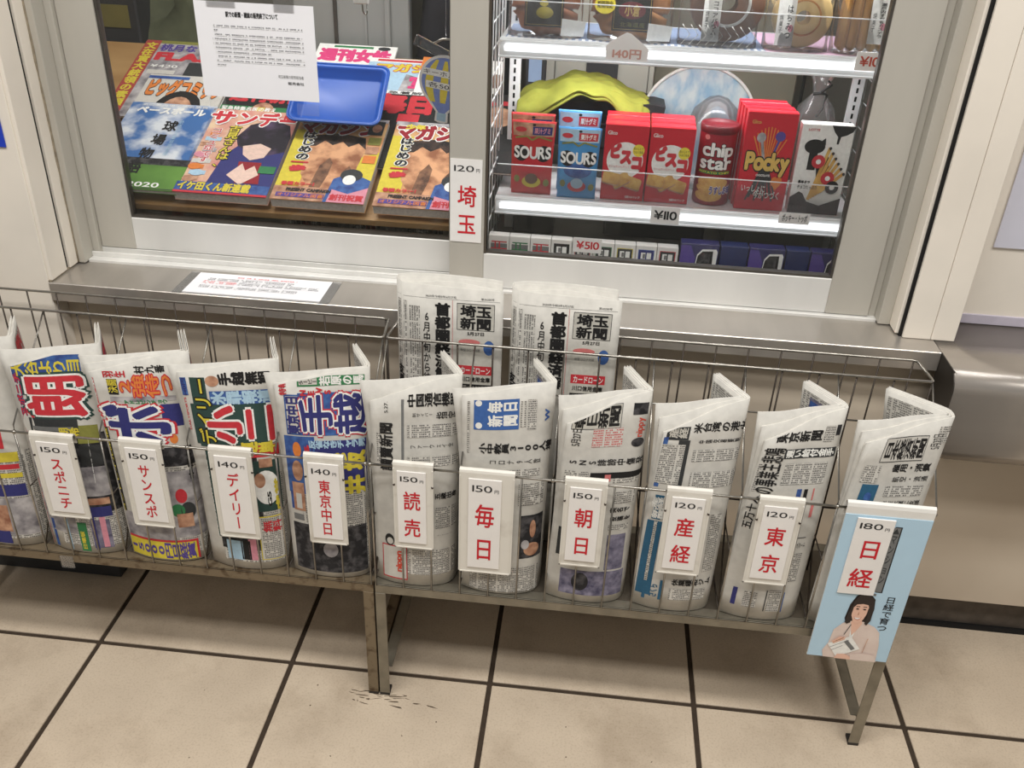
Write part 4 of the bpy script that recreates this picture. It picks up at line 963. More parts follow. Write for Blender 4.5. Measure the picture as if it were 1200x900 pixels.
# the pale blue poster card with a printed woman, and a price slip stuck on it
def poster_card():
    x0, x1, zb, zt, yp = 1.3600, 1.4960, .229, .561, -.0640
    t = thing('poster_card', 'long pale blue advertising card of a smiling woman, hung at the right end', 'poster', ((x0+x1)/2, yp, zb))
    prof = [(yp, zb), (yp, zt-.008), (yp+.0015, zt-.002), (yp+.006, zt+.0008), (yp+.0105, zt-.002), (yp+.012, zt-.0060), (yp+.012, zt-.03)]
    inner = [(yp+.0012, zb), (yp+.0012, zt-.008), (yp+.0025, zt-.0032), (yp+.006, zt-.0008), (yp+.0095, zt-.0032), (yp+.0108, zt-.0064), (yp+.0108, zt-.03)]
    part(MB().prism(prof+inner[::-1], 0, x0, x1, PLASTIC), 'card_holder', t)
    W, H = x1-x0, zt-zb-.022; blue = mat('poster_blue', (184, 216, 236), .4, var=.012)
    part(MB().box(x0+.0005, x1-.0005, yp-.0012, yp-.0002, zb, zb+H, blue), 'printed_sheet', t)
    P = Print(plane_map((x0, yp-.0012, zb), (1, 0, 0), (0, 0, 1), W, H), (W, H))
    P.rect('frame_print', .60, .50, .66+.02, .945, 'black', 0); P.rect('frame_print', .42, .505, .665, .94, 'grey', 1); P.rect('frame_print', .17, .475, .62, .49, 'grey', 0)
    P.text('frame_print', 'マンション', .585, .56, .655, .90, 'v', 'dark', 2, .01); P.poly('frame_print', [(.58, .90), (.62, .935), (.66, .90)], 'dark', 2)
    J = mat('jacket_print', (232, 216, 206), .5, scale=30, c2=(218, 198, 188)); SK = mat('skin_print', (236, 192, 170), .5, var=.03); HR = mat('hair_print', (40, 30, 28), .5)
    # the woman: hair behind, jacket, arm, neck, face, fringe, paper in her hands
    P.poly('woman_print', [(.33, .30), (.35, .40), (.40, .465), (.47, .49), (.56, .485), (.63, .45), (.65, .38), (.645, .30), (.60, .265), (.55, .275), (.42, .27), (.36, .265)], HR, 0)
    P.poly('woman_print', [(.20, .0), (.17, .05), (.22, .11), (.24, .21), (.33, .265), (.43, .285), (.57, .285), (.72, .255), (.80, .215), (.84, .12), (.86, .0)], J, 1)
    P.poly('woman_print', [(.44, .30), (.54, .30), (.56, .27), (.50, .20), (.47, .18), (.44, .24), (.42, .275)], SK, 2)
    P.poly('woman_print', [(.44, .22), (.47, .175), (.50, .21), (.49, .16), (.45, .16)], 'paperw', 3)
    P.poly('woman_print', [(.395, .36), (.40, .325), (.43, .29), (.47, .268), (.51, .272), (.555, .305), (.575, .345), (.58, .40), (.55, .44), (.49, .455), (.43, .445), (.40, .41)], SK, 4)
    P.poly('woman_print', [(.375, .36), (.385, .43), (.43, .475), (.52, .482), (.60, .46), (.63, .39), (.60, .33), (.585, .385), (.565, .41), (.50, .415), (.43, .408), (.40, .385)], HR, 5)
    P.poly('woman_print', [(.60, .46), (.64, .40), (.645, .30), (.61, .262), (.58, .275), (.59, .33), (.575, .37)], HR, 5); P.poly('woman_print', [(.375, .40), (.35, .33), (.34, .275), (.37, .262), (.41, .275), (.395, .33), (.40, .38)], HR, 5)
    for ex in (.43, .515): P.ell('woman_print', ex, .372, ex+.038, .381, HR, 6); P.rect('woman_print', ex-.004, .392, ex+.042, .396, HR, 6)
    P.poly('woman_print', [(.435, .318), (.45, .308), (.475, .302), (.50, .306), (.52, .318), (.50, .314), (.455, .314)], 'paperw', 7); P.poly('woman_print', [(.43, .320), (.45, .306), (.475, .298), (.505, .303), (.525, .320), (.50, .311), (.455, .311)], 'redink', 6)
    P.poly('woman_print', [(.478, .36), (.486, .335), (.470, .332)], 'photo_skin', 6)
    P.poly('woman_print', [(.21, .105), (.47, .175), (.62, .085), (.36, .01)], 'paperw', 6); P.poly('woman_print', [(.40, .13), (.44, .145), (.56, .085), (.52, .07)], 'grey', 7)
    P.line('woman_print', [(.25, .08), (.46, .145)], .0008, 'grey', 7); P.line('woman_print', [(.28, .06), (.40, .10)], .0008, 'grey', 7)
    P.poly('woman_print', [(.25, .125), (.33, .165), (.41, .165), (.40, .145), (.33, .125), (.28, .11)], SK, 8)
    for k in range(3): P.line('woman_print', [(.27+k*.035, .118+k*.012), (.315+k*.035, .138+k*.012)], .0012, 'photo_skin', 9)
    P.poly('woman_print', [(.34, .0), (.36, .035), (.45, .04), (.54, .02), (.54, .0)], SK, 8)
    P.poly('woman_print', [(.54, .0), (.52, .04), (.66, .055), (.82, .05), (.86, .0)], J, 9); P.line('woman_print', [(.68, .17), (.66, .06)], .0010, 'photo_skin', 9)
    P.line('woman_print', [(.43, .26), (.38, .18)], .0012, 'dark', 4)
    P.text('slogan', '日経で育つ。', .745, .175, .875, .480, 'v', 'textblack', 0, .012)
    P.build(t)
    sx0, sx1, sz0, sz1 = 1.3800, 1.4390, .378, .535
    part(MB().box(sx0, sx1, yp-.0040, yp-.0014, sz0, sz1, MATS['card_paper'], bev=.0004), 'price_slip', t)
    P = Print(plane_map((sx0, yp-.0040, sz0), (1, 0, 0), (0, 0, 1), sx1-sx0, sz1-sz0), (sx1-sx0, sz1-sz0))
    P.text('price_text', '180', .08, .86, .72, .965, 'h', 'textblack', 0, 0); P.text('price_text', '円', .76, .86, .90, .905, 'h', 'textblack', 0, 0)
    P.text('name_text', '日', .22, .48, .86, .745, 'v', 'cardred', 0, .016); P.text('name_text', '経', .18, .09, .84, .36, 'v', 'cardred', 0, .016)
    P.build(t)
poster_card()

# card on the window mullion
def flat_card(name, label, cat, o, ux, uy, W, H, th, m, group=None):
    t = thing(name, label, cat, o, group)
    Q = plane_map(o, ux, uy, W, H); mb = MB()
    mb.add([Q(0, 0, 0), Q(1, 0, 0), Q(1, 1, 0), Q(0, 1, 0), Q(0, 0, th), Q(1, 0, th), Q(1, 1, th), Q(0, 1, th)], [(3, 2, 1, 0), (4, 5, 6, 7), (0, 1, 5, 4), (1, 2, 6, 5), (2, 3, 7, 6), (3, 0, 4, 7)], m)
    part(mb, 'sheet', t)
    return t, Print(lambda x, y, l: Q(x, y, th+l), (W, H), base=.0003, step=.0002)
WH = MATS['card_paper']
t, P = flat_card('price_card', 'tall white 120 yen card with two red kanji, stuck on the window mullion', 'price card', (.6665, .3195, .795), (1, 0, 0), (0, 0, 1), .0575, .155, .0012, WH)
P.text('price_text', '120', .10, .845, .76, .945, 'h', 'textblack'); P.text('price_text', '円', .80, .85, .93, .90, 'h', 'textblack')
P.text('name_text', '埼', .22, .43, .84, .70, 'v', 'cardred', 1, .016); P.text('name_text', '玉', .22, .09, .84, .36, 'v', 'cardred', 1, .016); P.build(t)

# notice taped to the outside of the left pane
NW = mat('notice_paper', (246, 246, 250), .5, var=.008)
t, P = flat_card('paper_notice', 'white printed notice taped to the left window pane', 'notice', (.2170, .3530, 1.0240), (1, 0, 0), (0, 0, 1), .2090, .1590, .0006, NW)
P.text('title_text', '駅での新聞・雑誌の販売終了について', .26, .845, .70, .905, 'h', 'textblack', 1, .035)
for k, (a, b_) in enumerate(((.14, .90), (.14, .18), (.15, .89), (.13, .90), (.13, .90), (.13, .90), (.14, .62), (.16, .90), (.14, .90), (.14, .22))): P.rect('body_text', a, .735-k*.045, b_, .762-k*.045, 'body_small', 0)
P.text('signature_text', '埼玉新聞の駅売担当者', .66, .235, .88, .275, 'h', 'grey', 1, 0); P.text('signature_text', '販売会社', .74, .17, .88, .205, 'h', 'textblack', 1, .01); P.build(t)
for nm_, xx, zz, w_, h_ in (('tape', .265, 1.183, .05, .016), ('tape', .375, 1.183, .035, .022), ('tape', .240, 1.012, .03, .018), ('tape', .405, 1.010, .04, .020)):
    part(MB().box(xx-w_/2, xx+w_/2, .3505, .3509, zz-h_/2, zz+h_/2, FILM), nm_, t)
# notice taped flat on the steel ledge
t, P = flat_card('paper_notice', 'laminated notice with red and black lines taped flat on the ledge', 'notice', (.1860, .2120, .7004), (1, .005, 0), (0, 1, 0), .2580, .0880, .0008, NW)
P.rect('red_text', .30, .80, .75, .88, 'body_white_red'); P.rect('black_text', .10, .62, .74, .76, 'body_white'); P.rect('red_text', .08, .47, .33, .60, 'body_white_red'); P.rect('black_text', .34, .47, .94, .60, 'body_white'); P.rect('black_text', .08, .26, .80, .38, 'body_white'); P.build(t)
part(MB().box(.168, .186, .206, .305, .7003, .7013, FILM).box(.444, .462, .206, .305, .7003, .7013, FILM).box(.17, .46, .2065, .2125, .7003, .7012, FILM), 'tape', t)

# further print colours
mk('grass_print', (104, 150, 62), c2=(70, 112, 46), scale=12); mk('cover_mixed', (236, 206, 170), c2=(206, 120, 120), scale=24); mk('hair_plum', (50, 38, 58), c2=(84, 64, 92), scale=10); mk('skin_flat', (238, 206, 190))
mk('cover_warm', (226, 190, 132), c2=(204, 130, 84), scale=24); mk('warm_patch', (226, 160, 116), c2=(176, 108, 72), scale=16); mk('umber_patch', (120, 84, 62), c2=(76, 50, 38), scale=20)
mk('art_warm', (228, 172, 128), c2=(150, 96, 66), scale=30, thr=(.36, .60), detail=6); mk('art_dark', (84, 62, 52), c2=(24, 20, 20), scale=50, thr=(.4, .7)); mk('art_brown', (150, 108, 80), c2=(84, 58, 44), scale=60, thr=(.35, .65)); mk('art_plum', (96, 74, 108), c2=(30, 24, 36), scale=26, thr=(.45, .75))
mk('maroon', (150, 26, 40)); mk('brick_strip', (176, 74, 66)); mk('magenta', (226, 70, 130)); mk('gold', (226, 190, 100))

# ================================================================ inside the left window: magazines on a sloping board
ANG = math.radians(22); SL = (0, math.cos(ANG), math.sin(ANG)); NO = Vector((0, -math.sin(ANG), math.cos(ANG)))
def dk(x, s, l=0):
    """point on the sloping board: x along it, s metres up the slope, l above"""
    p = Vector((x, .385, .808))+Vector(SL)*s+NO*l; return tuple(p)
bd = thing('magazine_board', 'sloping pale wooden board carrying the magazines inside the left window', 'shelf', (.3, .6, .78))
mb = MB(); c = [dk(-.30, -.012, -.0010), dk(.70, -.012, -.0010), dk(.70, .53, -.0010), dk(-.30, .53, -.0010), dk(-.30, -.012, -.014), dk(.70, -.012, -.014), dk(.70, .53, -.014), dk(-.30, .53, -.014)]
mb.add(c, [(0, 1, 2, 3), (7, 6, 5, 4), (0, 4, 5, 1), (1, 5, 6, 2), (2, 6, 7, 3), (3, 7, 4, 0)], WOOD); part(mb, 'board', bd)
part(MB().box(-.28, -.26, .50, .52, .728, .842, KD).box(.66, .68, .42, .44, .728, .808, KD).box(-.28, -.26, .80, .82, .728, .957, KD).box(.66, .68, .80, .82, .728, .957, KD), 'support', bd)
MAGE = mk('page_edges', (214, 206, 196), scale=200, var=.08)
SKYM = mat('sky_print', (226, 232, 238), .35, coord='UV', scale=16, c2=(74, 118, 178), thr=(.42, .60), detail=5)
def magazine(x, s, w, h, l, th, rot, label, cover, bg, grp='magazines on the sloping board'):
    o = Vector(dk(x, s, l)); a = math.radians(rot); ux = Vector((math.cos(a), 0, 0))+Vector(SL)*math.sin(a); uy = Vector(SL)*math.cos(a)-Vector((math.sin(a), 0, 0))
    t = thing('magazine', label, 'magazine', tuple(o), grp); Q = plane_map(o, ux, uy, w, h)
    def blk(name, m, x0, x1, y0, y1, z0, z1):
        mb = MB(); mb.add([Q(x0, y0, z0), Q(x1, y0, z0), Q(x1, y1, z0), Q(x0, y1, z0), Q(x0, y0, z1), Q(x1, y0, z1), Q(x1, y1, z1), Q(x0, y1, z1)], [(3, 2, 1, 0), (4, 5, 6, 7), (0, 1, 5, 4), (1, 2, 6, 5), (2, 3, 7, 6), (3, 0, 4, 7)], m); part(mb, name, t)
    blk('pages', MAGE, .006, .994, .004, .996, .0006, th-.0006)
    P = Print(lambda X, Y, L: Q(X, Y, th+L), (w, h), base=.0, step=.00022)
    blk('cover', bg, 0, 1, 0, 1, th-.0007, th); blk('back_cover', bg, 0, 1, 0, 1, 0, .0006)
    P.base = .0003; cover(P); P.build(t); return t
def cov_baseball(P):
    P.rect('cover_print', 0, .33, 1, 1, SKYM); P.rect('cover_print', 0, .27, 1, .345, 'photo_dark', 1); P.poly('cover_print', [(0, .33), (.3, .345), (.5, .33), (.5, .30), (0, .30)], 'photo_dark', 2)
    P.rect('cover_print', 0, .0, 1, .27, mk('grass_print', (104, 150, 62), c2=(70, 112, 46), scale=12), 2)
    P.text('title_text', 'ベースボール', .10, .86, .90, .955, 'h', 'paperw', 3, .06); P.text('title_text', '激闘夏の甲子園名勝負', .12, .955, .90, .99, 'h', 'paperw', 3, .0)
    for i, ch in enumerate('球場物語'): P.text('title_text', ch, .50-.05*i, .66-.165*i, .66-.05*i, .79-.165*i, 'h', 'black', 4, .03)
    P.text('title_text', '読売巨人軍球場物語', .66, .38, .71, .80, 'v', 'paleblue', 4, 0); P.text('title_text', '2020', .44, .02, .80, .09, 'h', 'paperw', 4, .02); P.line('cover_print', [(0, .012), (1, .012)], .002, 'dark', 4)
def cov_sunday(P):
    P.rect('cover_print', 0, 0, 1, 1, mk('cover_mixed', (236, 206, 170), c2=(206, 120, 120), scale=24)); P.poly('cover_print', [(.30, .1), (.36, .45), (.52, .62), (1, .60), (1, .0), (.3, 0)], 'navy', 1)
    P.poly('cover_print', [(.40, .66), (.50, .82), (.72, .90), (.94, .84), (1, .70), (1, .52), (.8, .46), (.6, .50), (.46, .56)], 'art_plum', 2); P.poly('cover_print', [(.52, .56), (.70, .60), (.84, .55), (.80, .44), (.66, .40), (.56, .46)], 'skin_flat', 3)
    P.poly('cover_print', [(.55, .38), (.80, .38), (.86, .14), (.60, .14)], 'maroon', 3); P.poly('cover_print', [(.48, .22), (.60, .36), (.66, .28), (.74, .34), (.82, .24), (.66, .12)], 'skin_flat', 4)
    for q in range(9): P.rect('cover_print', .04+.03*(q % 3), .14+.066*q, .20+.05*(q % 2), .185+.066*q, ('photo_skin', 'paleblue', 'orange', 'paper', 'pink', 'photo_grey')[q % 6], 3)
    for txt, a, b_ in (('サ', .0, .30), ('ン', .30, .55), ('デ', .55, .78), ('ー', .78, 1.0)): P.text('title_text', txt, a+.01, .80, b_, .98, 'h', 'paperw', 5, .12); P.text('title_text', txt, a+.01, .80, b_, .98, 'h', 'redink', 6, .05)
    P.text('title_text', '100', .84, .90, .99, .97, 'h', 'redink', 7, .04)
    P.text('title_text', '古見さんは、', .28, .30, .42, .80, 'v', 'black', 5, .09); P.text('title_text', '古見さんは、', .28, .30, .42, .80, 'v', 'yellow', 6, .03)
    P.text('title_text', 'コミュ症です', .10, .34, .22, .76, 'v', 'paperw', 5, .08); P.text('title_text', 'コミュ症です', .10, .34, .22, .76, 'v', 'redink', 6, .02)
    for q in range(5): P.ell('cover_print', .03+.05*(q % 2), .12+.07*q, .18+.05*(q % 2), .19+.07*q, ('photo_skin', 'paleblue', 'orange', 'paper', 'pink')[q], 5)
    P.rect('cover_print', 0, .0, 1, .12, 'photo_blue', 5); P.text('title_text', 'イケ田くん新連載', .02, .03, .80, .125, 'h', 'navy', 6, .12); P.text('title_text', 'イケ田くん新連載', .02, .03, .80, .125, 'h', 'yellow', 7, .05)
    P.rect('cover_print', 0, 0, 1, .022, 'redink', 8); P.rect('cover_print', .80, .26, .98, .34, 'green', 6)
def cov_magazine(P):
    P.rect('cover_print', 0, 0, 1, 1, mk('cover_warm', (226, 190, 132), c2=(204, 130, 84), scale=24)); P.rect('cover_print', 0, .1, .25, .82, 'yellow', 1); P.poly('cover_print', [(.75, .5), (1, .6), (1, .12), (.6, .12)], 'yellow', 1)
    # mottled warm artwork, no figure drawn
    P.poly('cover_print', [(.20, .66), (.22, .30), (.36, .14), (.70, .14), (.80, .36), (.84, .66), (.5, .76)], 'art_warm', 2)
    P.poly('cover_print', [(.18, .62), (.24, .76), (.5, .80), (.80, .76), (.84, .62), (.74, .69), (.64, .64), (.56, .70), (.46, .65), (.36, .70), (.28, .63)], 'art_dark', 3)
    P.poly('cover_print', [(.36, .14), (.40, .40), (.48, .50), (.53, .44), (.52, .30), (.48, .14)], 'art_brown', 4); P.poly('cover_print', [(.66, .14), (.66, .34), (.72, .42), (.77, .36), (.78, .18)], 'art_brown', 4)
    P.rect('cover_print', 0, .955, 1, 1, 'photo_grey', 3); P.text('title_text', 'マガジン', .02, .775, .92, .965, 'h', 'paperw', 5, .13); P.text('title_text', 'マガジン', .02, .775, .92, .965, 'h', mk('maroon', (150, 26, 40)), 6, .07)
    P.text('title_text', '少年', .12, .90, .34, .965, 'h', 'yellow', 7, .08); P.rect('cover_print', .80, .80, .97, .97, 'dark', 7); P.ell('cover_print', .84, .83, .95, .93, 'photo_skin', 8)
    P.text('title_text', 'はじめの', .10, .45, .25, .80, 'v', 'paperw', 5, .12); P.text('title_text', 'はじめの', .10, .45, .25, .80, 'v', 'black', 6, .05); P.text('title_text', '一歩', .08, .32, .26, .46, 'v', 'redink', 6, .09)
    for q in range(3): P.rect('cover_print', .84, .46+.11*q, .98, .55+.11*q, ('orange', 'photo_skin', 'olive')[q], 6)
    P.rect('cover_print', .0, .0, 1, .15, 'photo_skin', 5); P.poly('cover_print', [(.56, .0), (.60, .26), (.78, .34), (1, .26), (1, 0)], 'photo_blue', 6); P.ell('cover_print', .66, .24, .90, .38, 'dark', 7); P.ell('cover_print', .70, .20, .84, .31, 'paperw', 8); P.poly('cover_print', [(.60, .0), (.62, .14), (.8, .10), (1, .18), (1, 0)], 'pink', 8)
    P.text('title_text', 'PRESENT CAMPAIGN', .14, .09, .62, .135, 'h', 'textblack', 9, .05); P.text('title_text', '巻頭カラー！', .06, .155, .46, .20, 'h', 'redink', 9, .05); P.rect('cover_print', .05, .03, .56, .075, 'violet', 8); P.text('title_text', 'オリジナル図書', .06, .03, .56, .072, 'h', 'orange', 9, .02); P.text('title_text', '創刊祝賀', .62, .02, .98, .09, 'h', 'redink', 9, .05)
def cov_flash(P):
    P.rect('cover_print', 0, 0, 1, 1, 'photo_grey'); P.rect('cover_print', .0, .0, .17, 1, mk('brick_strip', (176, 74, 66)), 1); P.text('title_text', '文在寅大統領の素顔', .02, .12, .15, .97, 'v', 'yellow', 2, .04)
    P.rect('cover_print', .17, .96, 1, 1, 'olive', 1); P.text('title_text', '桃月なしこ', .20, .855, .88, .955, 'h', 'violet', 2, .04); P.text('title_text', 'FLASH', .20, .72, 1.0, .86, 'h', 'redink', 2, .07)
    P.rect('cover_print', .60, .5, 1, .72, 'dark', 1); P.text('title_text', '¥420', .2, .63, .5, .68, 'h', 'paperw', 2, .02); P.rect('cover_print', .2, .55, .5, .60, 'paper', 1)
def cov_big(P):
    P.rect('cover_print', 0, 0, 1, 1, 'paper'); P.text('title_text', 'ビッグコミック', .04, .70, .98, .93, 'h', 'black', 1, .12); P.text('title_text', 'ビッグコミック', .04, .70, .98, .93, 'h', 'orange', 2, .07); P.ell('cover_print', .25, .30, .80, .78, 'black', 3); P.ell('cover_print', .32, .22, .72, .70, 'photo_skin', 4); P.rect('cover_print', .0, .94, .5, .98, 'photo_blue', 1)
def cov_asahi(P):
    P.rect('cover_print', 0, 0, 1, 1, 'black'); P.text('title_text', '週刊朝日', .08, .74, .98, .93, 'h', 'redink', 1, .06); P.rect('cover_print', 0, .60, 1, .68, 'green', 1); P.text('title_text', '緊急特集名医の教え', .04, .61, .7, .67, 'h', 'paperw', 2, .03); P.ell('cover_print', .35, .3, .7, .74, 'photo_skin', 1); P.rect('cover_print', .45, .61, .55, .67, 'yellow', 2)
def cov_mainichi(P):
    P.rect('cover_print', 0, 0, 1, 1, 'black'); P.text('title_text', '毎日', .10, .70, .80, .95, 'h', 'redink', 1, .09); P.rect('cover_print', 0, .955, 1, 1, 'paperw', 1); P.text('title_text', '緊急着解禁へ', .05, .957, .9, .997, 'h', 'textblack', 2, .02); P.rect('cover_print', .4, .58, .65, .69, 'redink', 1)
def cov_gendai(P):
    P.rect('cover_print', 0, 0, 1, 1, 'black'); P.text('title_text', 'テニス', .05, .68, .95, .93, 'h', 'redink', 1, .08); P.ell('cover_print', .45, .55, .85, .82, 'photo_skin', 2)
def cov_pink(P):
    P.rect('cover_print', 0, 0, 1, 1, 'paperw'); P.text('title_text', '週刊女性', .05, .74, .95, .93, 'h', mk('magenta', (226, 70, 130)), 1, .08); P.rect('cover_print', .2, .95, .7, .98, 'green', 1); P.ell('cover_print', .76, .93, .92, .99, 'dark', 1)
def cov_young(P):
    P.rect('cover_print', 0, 0, 1, 1, 'paleblue'); P.rect('cover_print', 0, .94, 1, 1, 'paperw', 1); P.rect('cover_print', .1, .955, .9, .985, 'redink', 2); P.text('title_text', 'マガジン', .10, .80, .98, .93, 'h', 'redorange', 2, .10); P.text('title_text', 'マガジン', .10, .80, .98, .93, 'h', 'yellow', 3, .05); P.poly('cover_print', [(.4, .2), (.5, .78), (.8, .7), (.7, .2)], 'photo_grey', 1); P.rect('cover_print', .0, .3, .3, .7, 'photo_blue', 1); P.text('title_text', '写真', .55, .3, .8, .75, 'v', 'magenta', 4, .05); P.rect('cover_print', 0, .1, 1, .3, 'paperw', 2)
def cov_car(P):
    P.rect('cover_print', 0, 0, 1, 1, 'paperw'); P.rect('cover_print', 0, .8, .7, 1, 'orange', 1); P.rect('cover_print', .2, .6, 1, .8, 'umber_patch', 1); P.text('title_text', '力の限界', .05, .25, .95, .48, 'h', 'photo_blue', 2, .06); P.text('title_text', 'コロナ', .2, .08, .95, .2, 'h', 'textblack', 2, .03)
BL = MATS['black']; PW = MATS['paperw']
# back row first: these lie higher up the board
magazine(-.125, .235, .210, .285, .010, .005, 0, 'magazine with a red vertical strip and red Latin title at far left back', cov_flash, MATS['photo_grey'])
magazine(-.062, .120, .182, .257, .016, .008, 0, 'comic magazine with orange katakana title, between red-strip magazine and sky cover', cov_big, PW)
magazine(.116, .120, .182, .257, .010, .006, 0, 'black weekly with large red kanji title left of the blue tray', cov_asahi, BL)
magazine(.270, .300, .182, .257, .004, .005, 0, 'pale weekly with magenta title peeping over the blue tray', cov_pink, PW)
magazine(.400, .250, .182, .257, .006, .006, 0, 'pale blue weekly with yellow katakana title right of the blue tray', cov_young, PW)
magazine(.520, .255, .182, .257, .013, .005, 0, 'white weekly with orange corner beside the window mullion', cov_car, PW)
magazine(.430, .120, .182, .257, .013, .006, 0, 'black weekly with thick red kanji under the balloon tag', cov_mainichi, BL)
magazine(.592, .120, .182, .257, .020, .006, 0, 'black weekly with red katakana right of the balloon tag', cov_gendai, BL)
# front row
magazine(-.0570, -.008, .184, .272, .024, .008, 0, 'sky and green baseball field cover at the left end of the front row', cov_baseball, MATS['grass_print'])
magazine(.1210, -.008, .184, .266, .014, .018, 0, 'thick comic with red title, plum shape and navy cover in the front row', cov_sunday, MATS['cover_mixed'])
magazine(.3115, -.008, .182, .262, .012, .020, 0, 'boys comic with maroon title in front of the blue tray, left of its twin', cov_magazine, MATS['cover_warm'])
magazine(.5100, -.008, .182, .262, .012, .020, 0, 'boys comic with maroon title, its right edge hidden by the mullion', cov_magazine, MATS['cover_warm'])
# blue tray
def tray():
    o = Vector((.2980, .535, .942)); a = math.radians(36); uy = Vector((0, math.cos(a), math.sin(a))); ux = Vector((1, -.01, 0)); W, H = .190, .150
    t = thing('plastic_tray', 'shallow blue plastic tray propped on the magazines behind the notice', 'tray', tuple(o)); n = ux.cross(uy).normalized()
    B = mat('blue_plastic', (44, 94, 186), .33, var=.04, scale=12, bump=.02); mb = MB()
    def ring(ins, dep, r, N=6):
        P = []
        for cx, cy, a0 in ((W-ins-r, H-ins-r, 0), (ins+r, H-ins-r, 1), (ins+r, ins+r, 2), (W-ins-r, ins+r, 3)):
            for k in range(N): an = (a0+k/(N-1))*math.pi/2; P.append(o+ux*(cx+r*math.cos(an))+uy*(cy+r*math.sin(an))-n*dep)
        return P
    rings = [ring(.000, .004, .018), ring(.000, .0, .018), ring(.007, .0, .014), ring(.009, .003, .013), ring(.016, .022, .010), ring(.020, .025, .008)]
    V = [p for r_ in rings for p in r_]; m = len(rings[0]); F = []
    for i in range(len(rings)-1): F += [(i*m+k, i*m+(k+1) % m, (i+1)*m+(k+1) % m, (i+1)*m+k) for k in range(m)]
    F.append(tuple(range((len(rings)-1)*m, len(rings)*m)))
    rb = [p-n*.002 for p in rings[4]]+[p-n*.0025 for p in rings[5]]+rings[0]
    mb.add(V, F, B, True); k0 = [tuple(p) for p in rings[0]]+[tuple(p-n*.003) for p in rings[4]]+[tuple(p-n*.003) for p in rings[5]]
    mb.add(k0, [(i*m+k, (i+1)*m+k, (i+1)*m+(k+1) % m, i*m+(k+1) % m) for i in (0, 1) for k in range(m)]+[tuple(range(2*m, 3*m))[::-1]], B, True)
    part(mb, 'tray_shell', t)
    rm = MB().tube(rings[1]+[rings[1][0]], .0022, B, 6, cap=False); part(rm, 'rim', t)
tray()
# balloon shaped tag hung on a clear clip beside the mullion
def balloon():
    y = .400; x0, z0, W, H = .5900, .9960, .092, .118
    t = thing('balloon_tag', 'hot-air-balloon shaped price tag hanging in a clear clip by the mullion', 'tag', (x0+W/2, y, z0))
    def out(g):
        P = []
        for k in range(41):
            a = -math.pi*.28+math.pi*1.56*k/40; P.append((.5+(.5+g)*math.cos(a), .62+(.385+g*.8)*math.sin(a)))
        return P+[(.38-g, .16), (.37-g, .02-g*.4), (.44, -.0-g), (.56, -.0-g), (.63+g, .02-g*.4), (.62+g, .16)]
    a = math.radians(-8); Q = plane_map((x0, y, z0), (math.cos(a), 0, math.sin(a)), (-math.sin(a)*.7, 0, 1), W, H)
    o = out(0); mb = MB(); n = len(o); mb.add([Q(p[0], p[1], 0) for p in o]+[Q(p[0], p[1], .0008) for p in o], [tuple(range(n))[::-1], tuple(range(n, 2*n))]+[(i, (i+1) % n, n+(i+1) % n, n+i) for i in range(n)], WH); part(mb, 'sheet', t)
    P = Print(lambda x, y_, l: Q(x, y_, .0008+l), (W, H), base=.0003, step=.0002)
    per = mk('periwinkle', (130, 150, 214)); yl = mk('tag_yellow', (236, 216, 80)); inn = out(-.05); P.poly('balloon_print', inn, per, 0)
    for cx, s in ((.2, .13), (.5, .13), (.8, .13)):
        pts = []
        for k in range(13):
            v = k/12; z = .30+.62*v; wd = .065*(math.sin(math.pi*(v*.80+.16))**.7)+.012; cc = .5+(cx-.5)*(.45+.55*math.sin(math.pi*(v*.82+.12))); pts.append((cc, z, wd))
        P.poly('balloon_print', [(c_-w_, z) for c_, z, w_ in pts]+[(c_+w_, z) for c_, z, w_ in pts[::-1]], yl, 1)
    P.rect('label_strip', .04, .68, 1.0, .78, 'paperw', 3); P.text('label_text', 'キーホルダー', .06, .69, 1.04, .77, 'h', 'textblack', 4, .0); P.rect('label_strip', .14, .50, .98, .60, 'paperw', 3); P.text('label_text', '各500円', .18, .51, .94, .59, 'h', 'textblack', 4, 0)
    P.rect('balloon_print', .41, .03, .59, .15, 'paleblue', 1); P.build(t)
    cl = MB().box(-.032, .032, -.004, .004, -.009, .009, CLEAR, bev=.002).box(-.02, .02, -.006, -.004, -.004, .004, CLEAR).tube([(.0, 0, .008), (.012, 0, .022), (.03, 0, .030)], .002, WIRE)
    ob = cl.obj('clip'); ob.rotation_euler = (0, math.radians(24), 0); ob.location = (x0+.030, y-.002, z0+H+.006); put(ob, t)
    part(MB().tube([(x0+.055, y, z0+H+.02), (x0+.055, y, z0+H+.10)], .0006, CLEAR, 5).lathe([(0, 0), (.012, .002), (.014, .004), (0, .006)], (x0+.055, y, z0+H+.10), CLEAR, 14), 'hanging_cord', t)
balloon()
# suction hook on the inside of the left pane
t = thing('wall_hook', 'small wire hook on a white base inside the left pane', 'hook', (.504, .372, 1.165))
part(MB().box(.4905, .5175, .3700, .3760, 1.188, 1.225, PLASTIC, bev=.002), 'hook_base', t)
part(MB().tube([(.504, .379, 1.196), (.504, .381, 1.182), (.504, .382, 1.176), (.5055, .384, 1.172), (.508, .385, 1.170), (.5105, .386, 1.173), (.5115, .386, 1.178)], .0013, WIRE, 8), 'hook_wire', t)
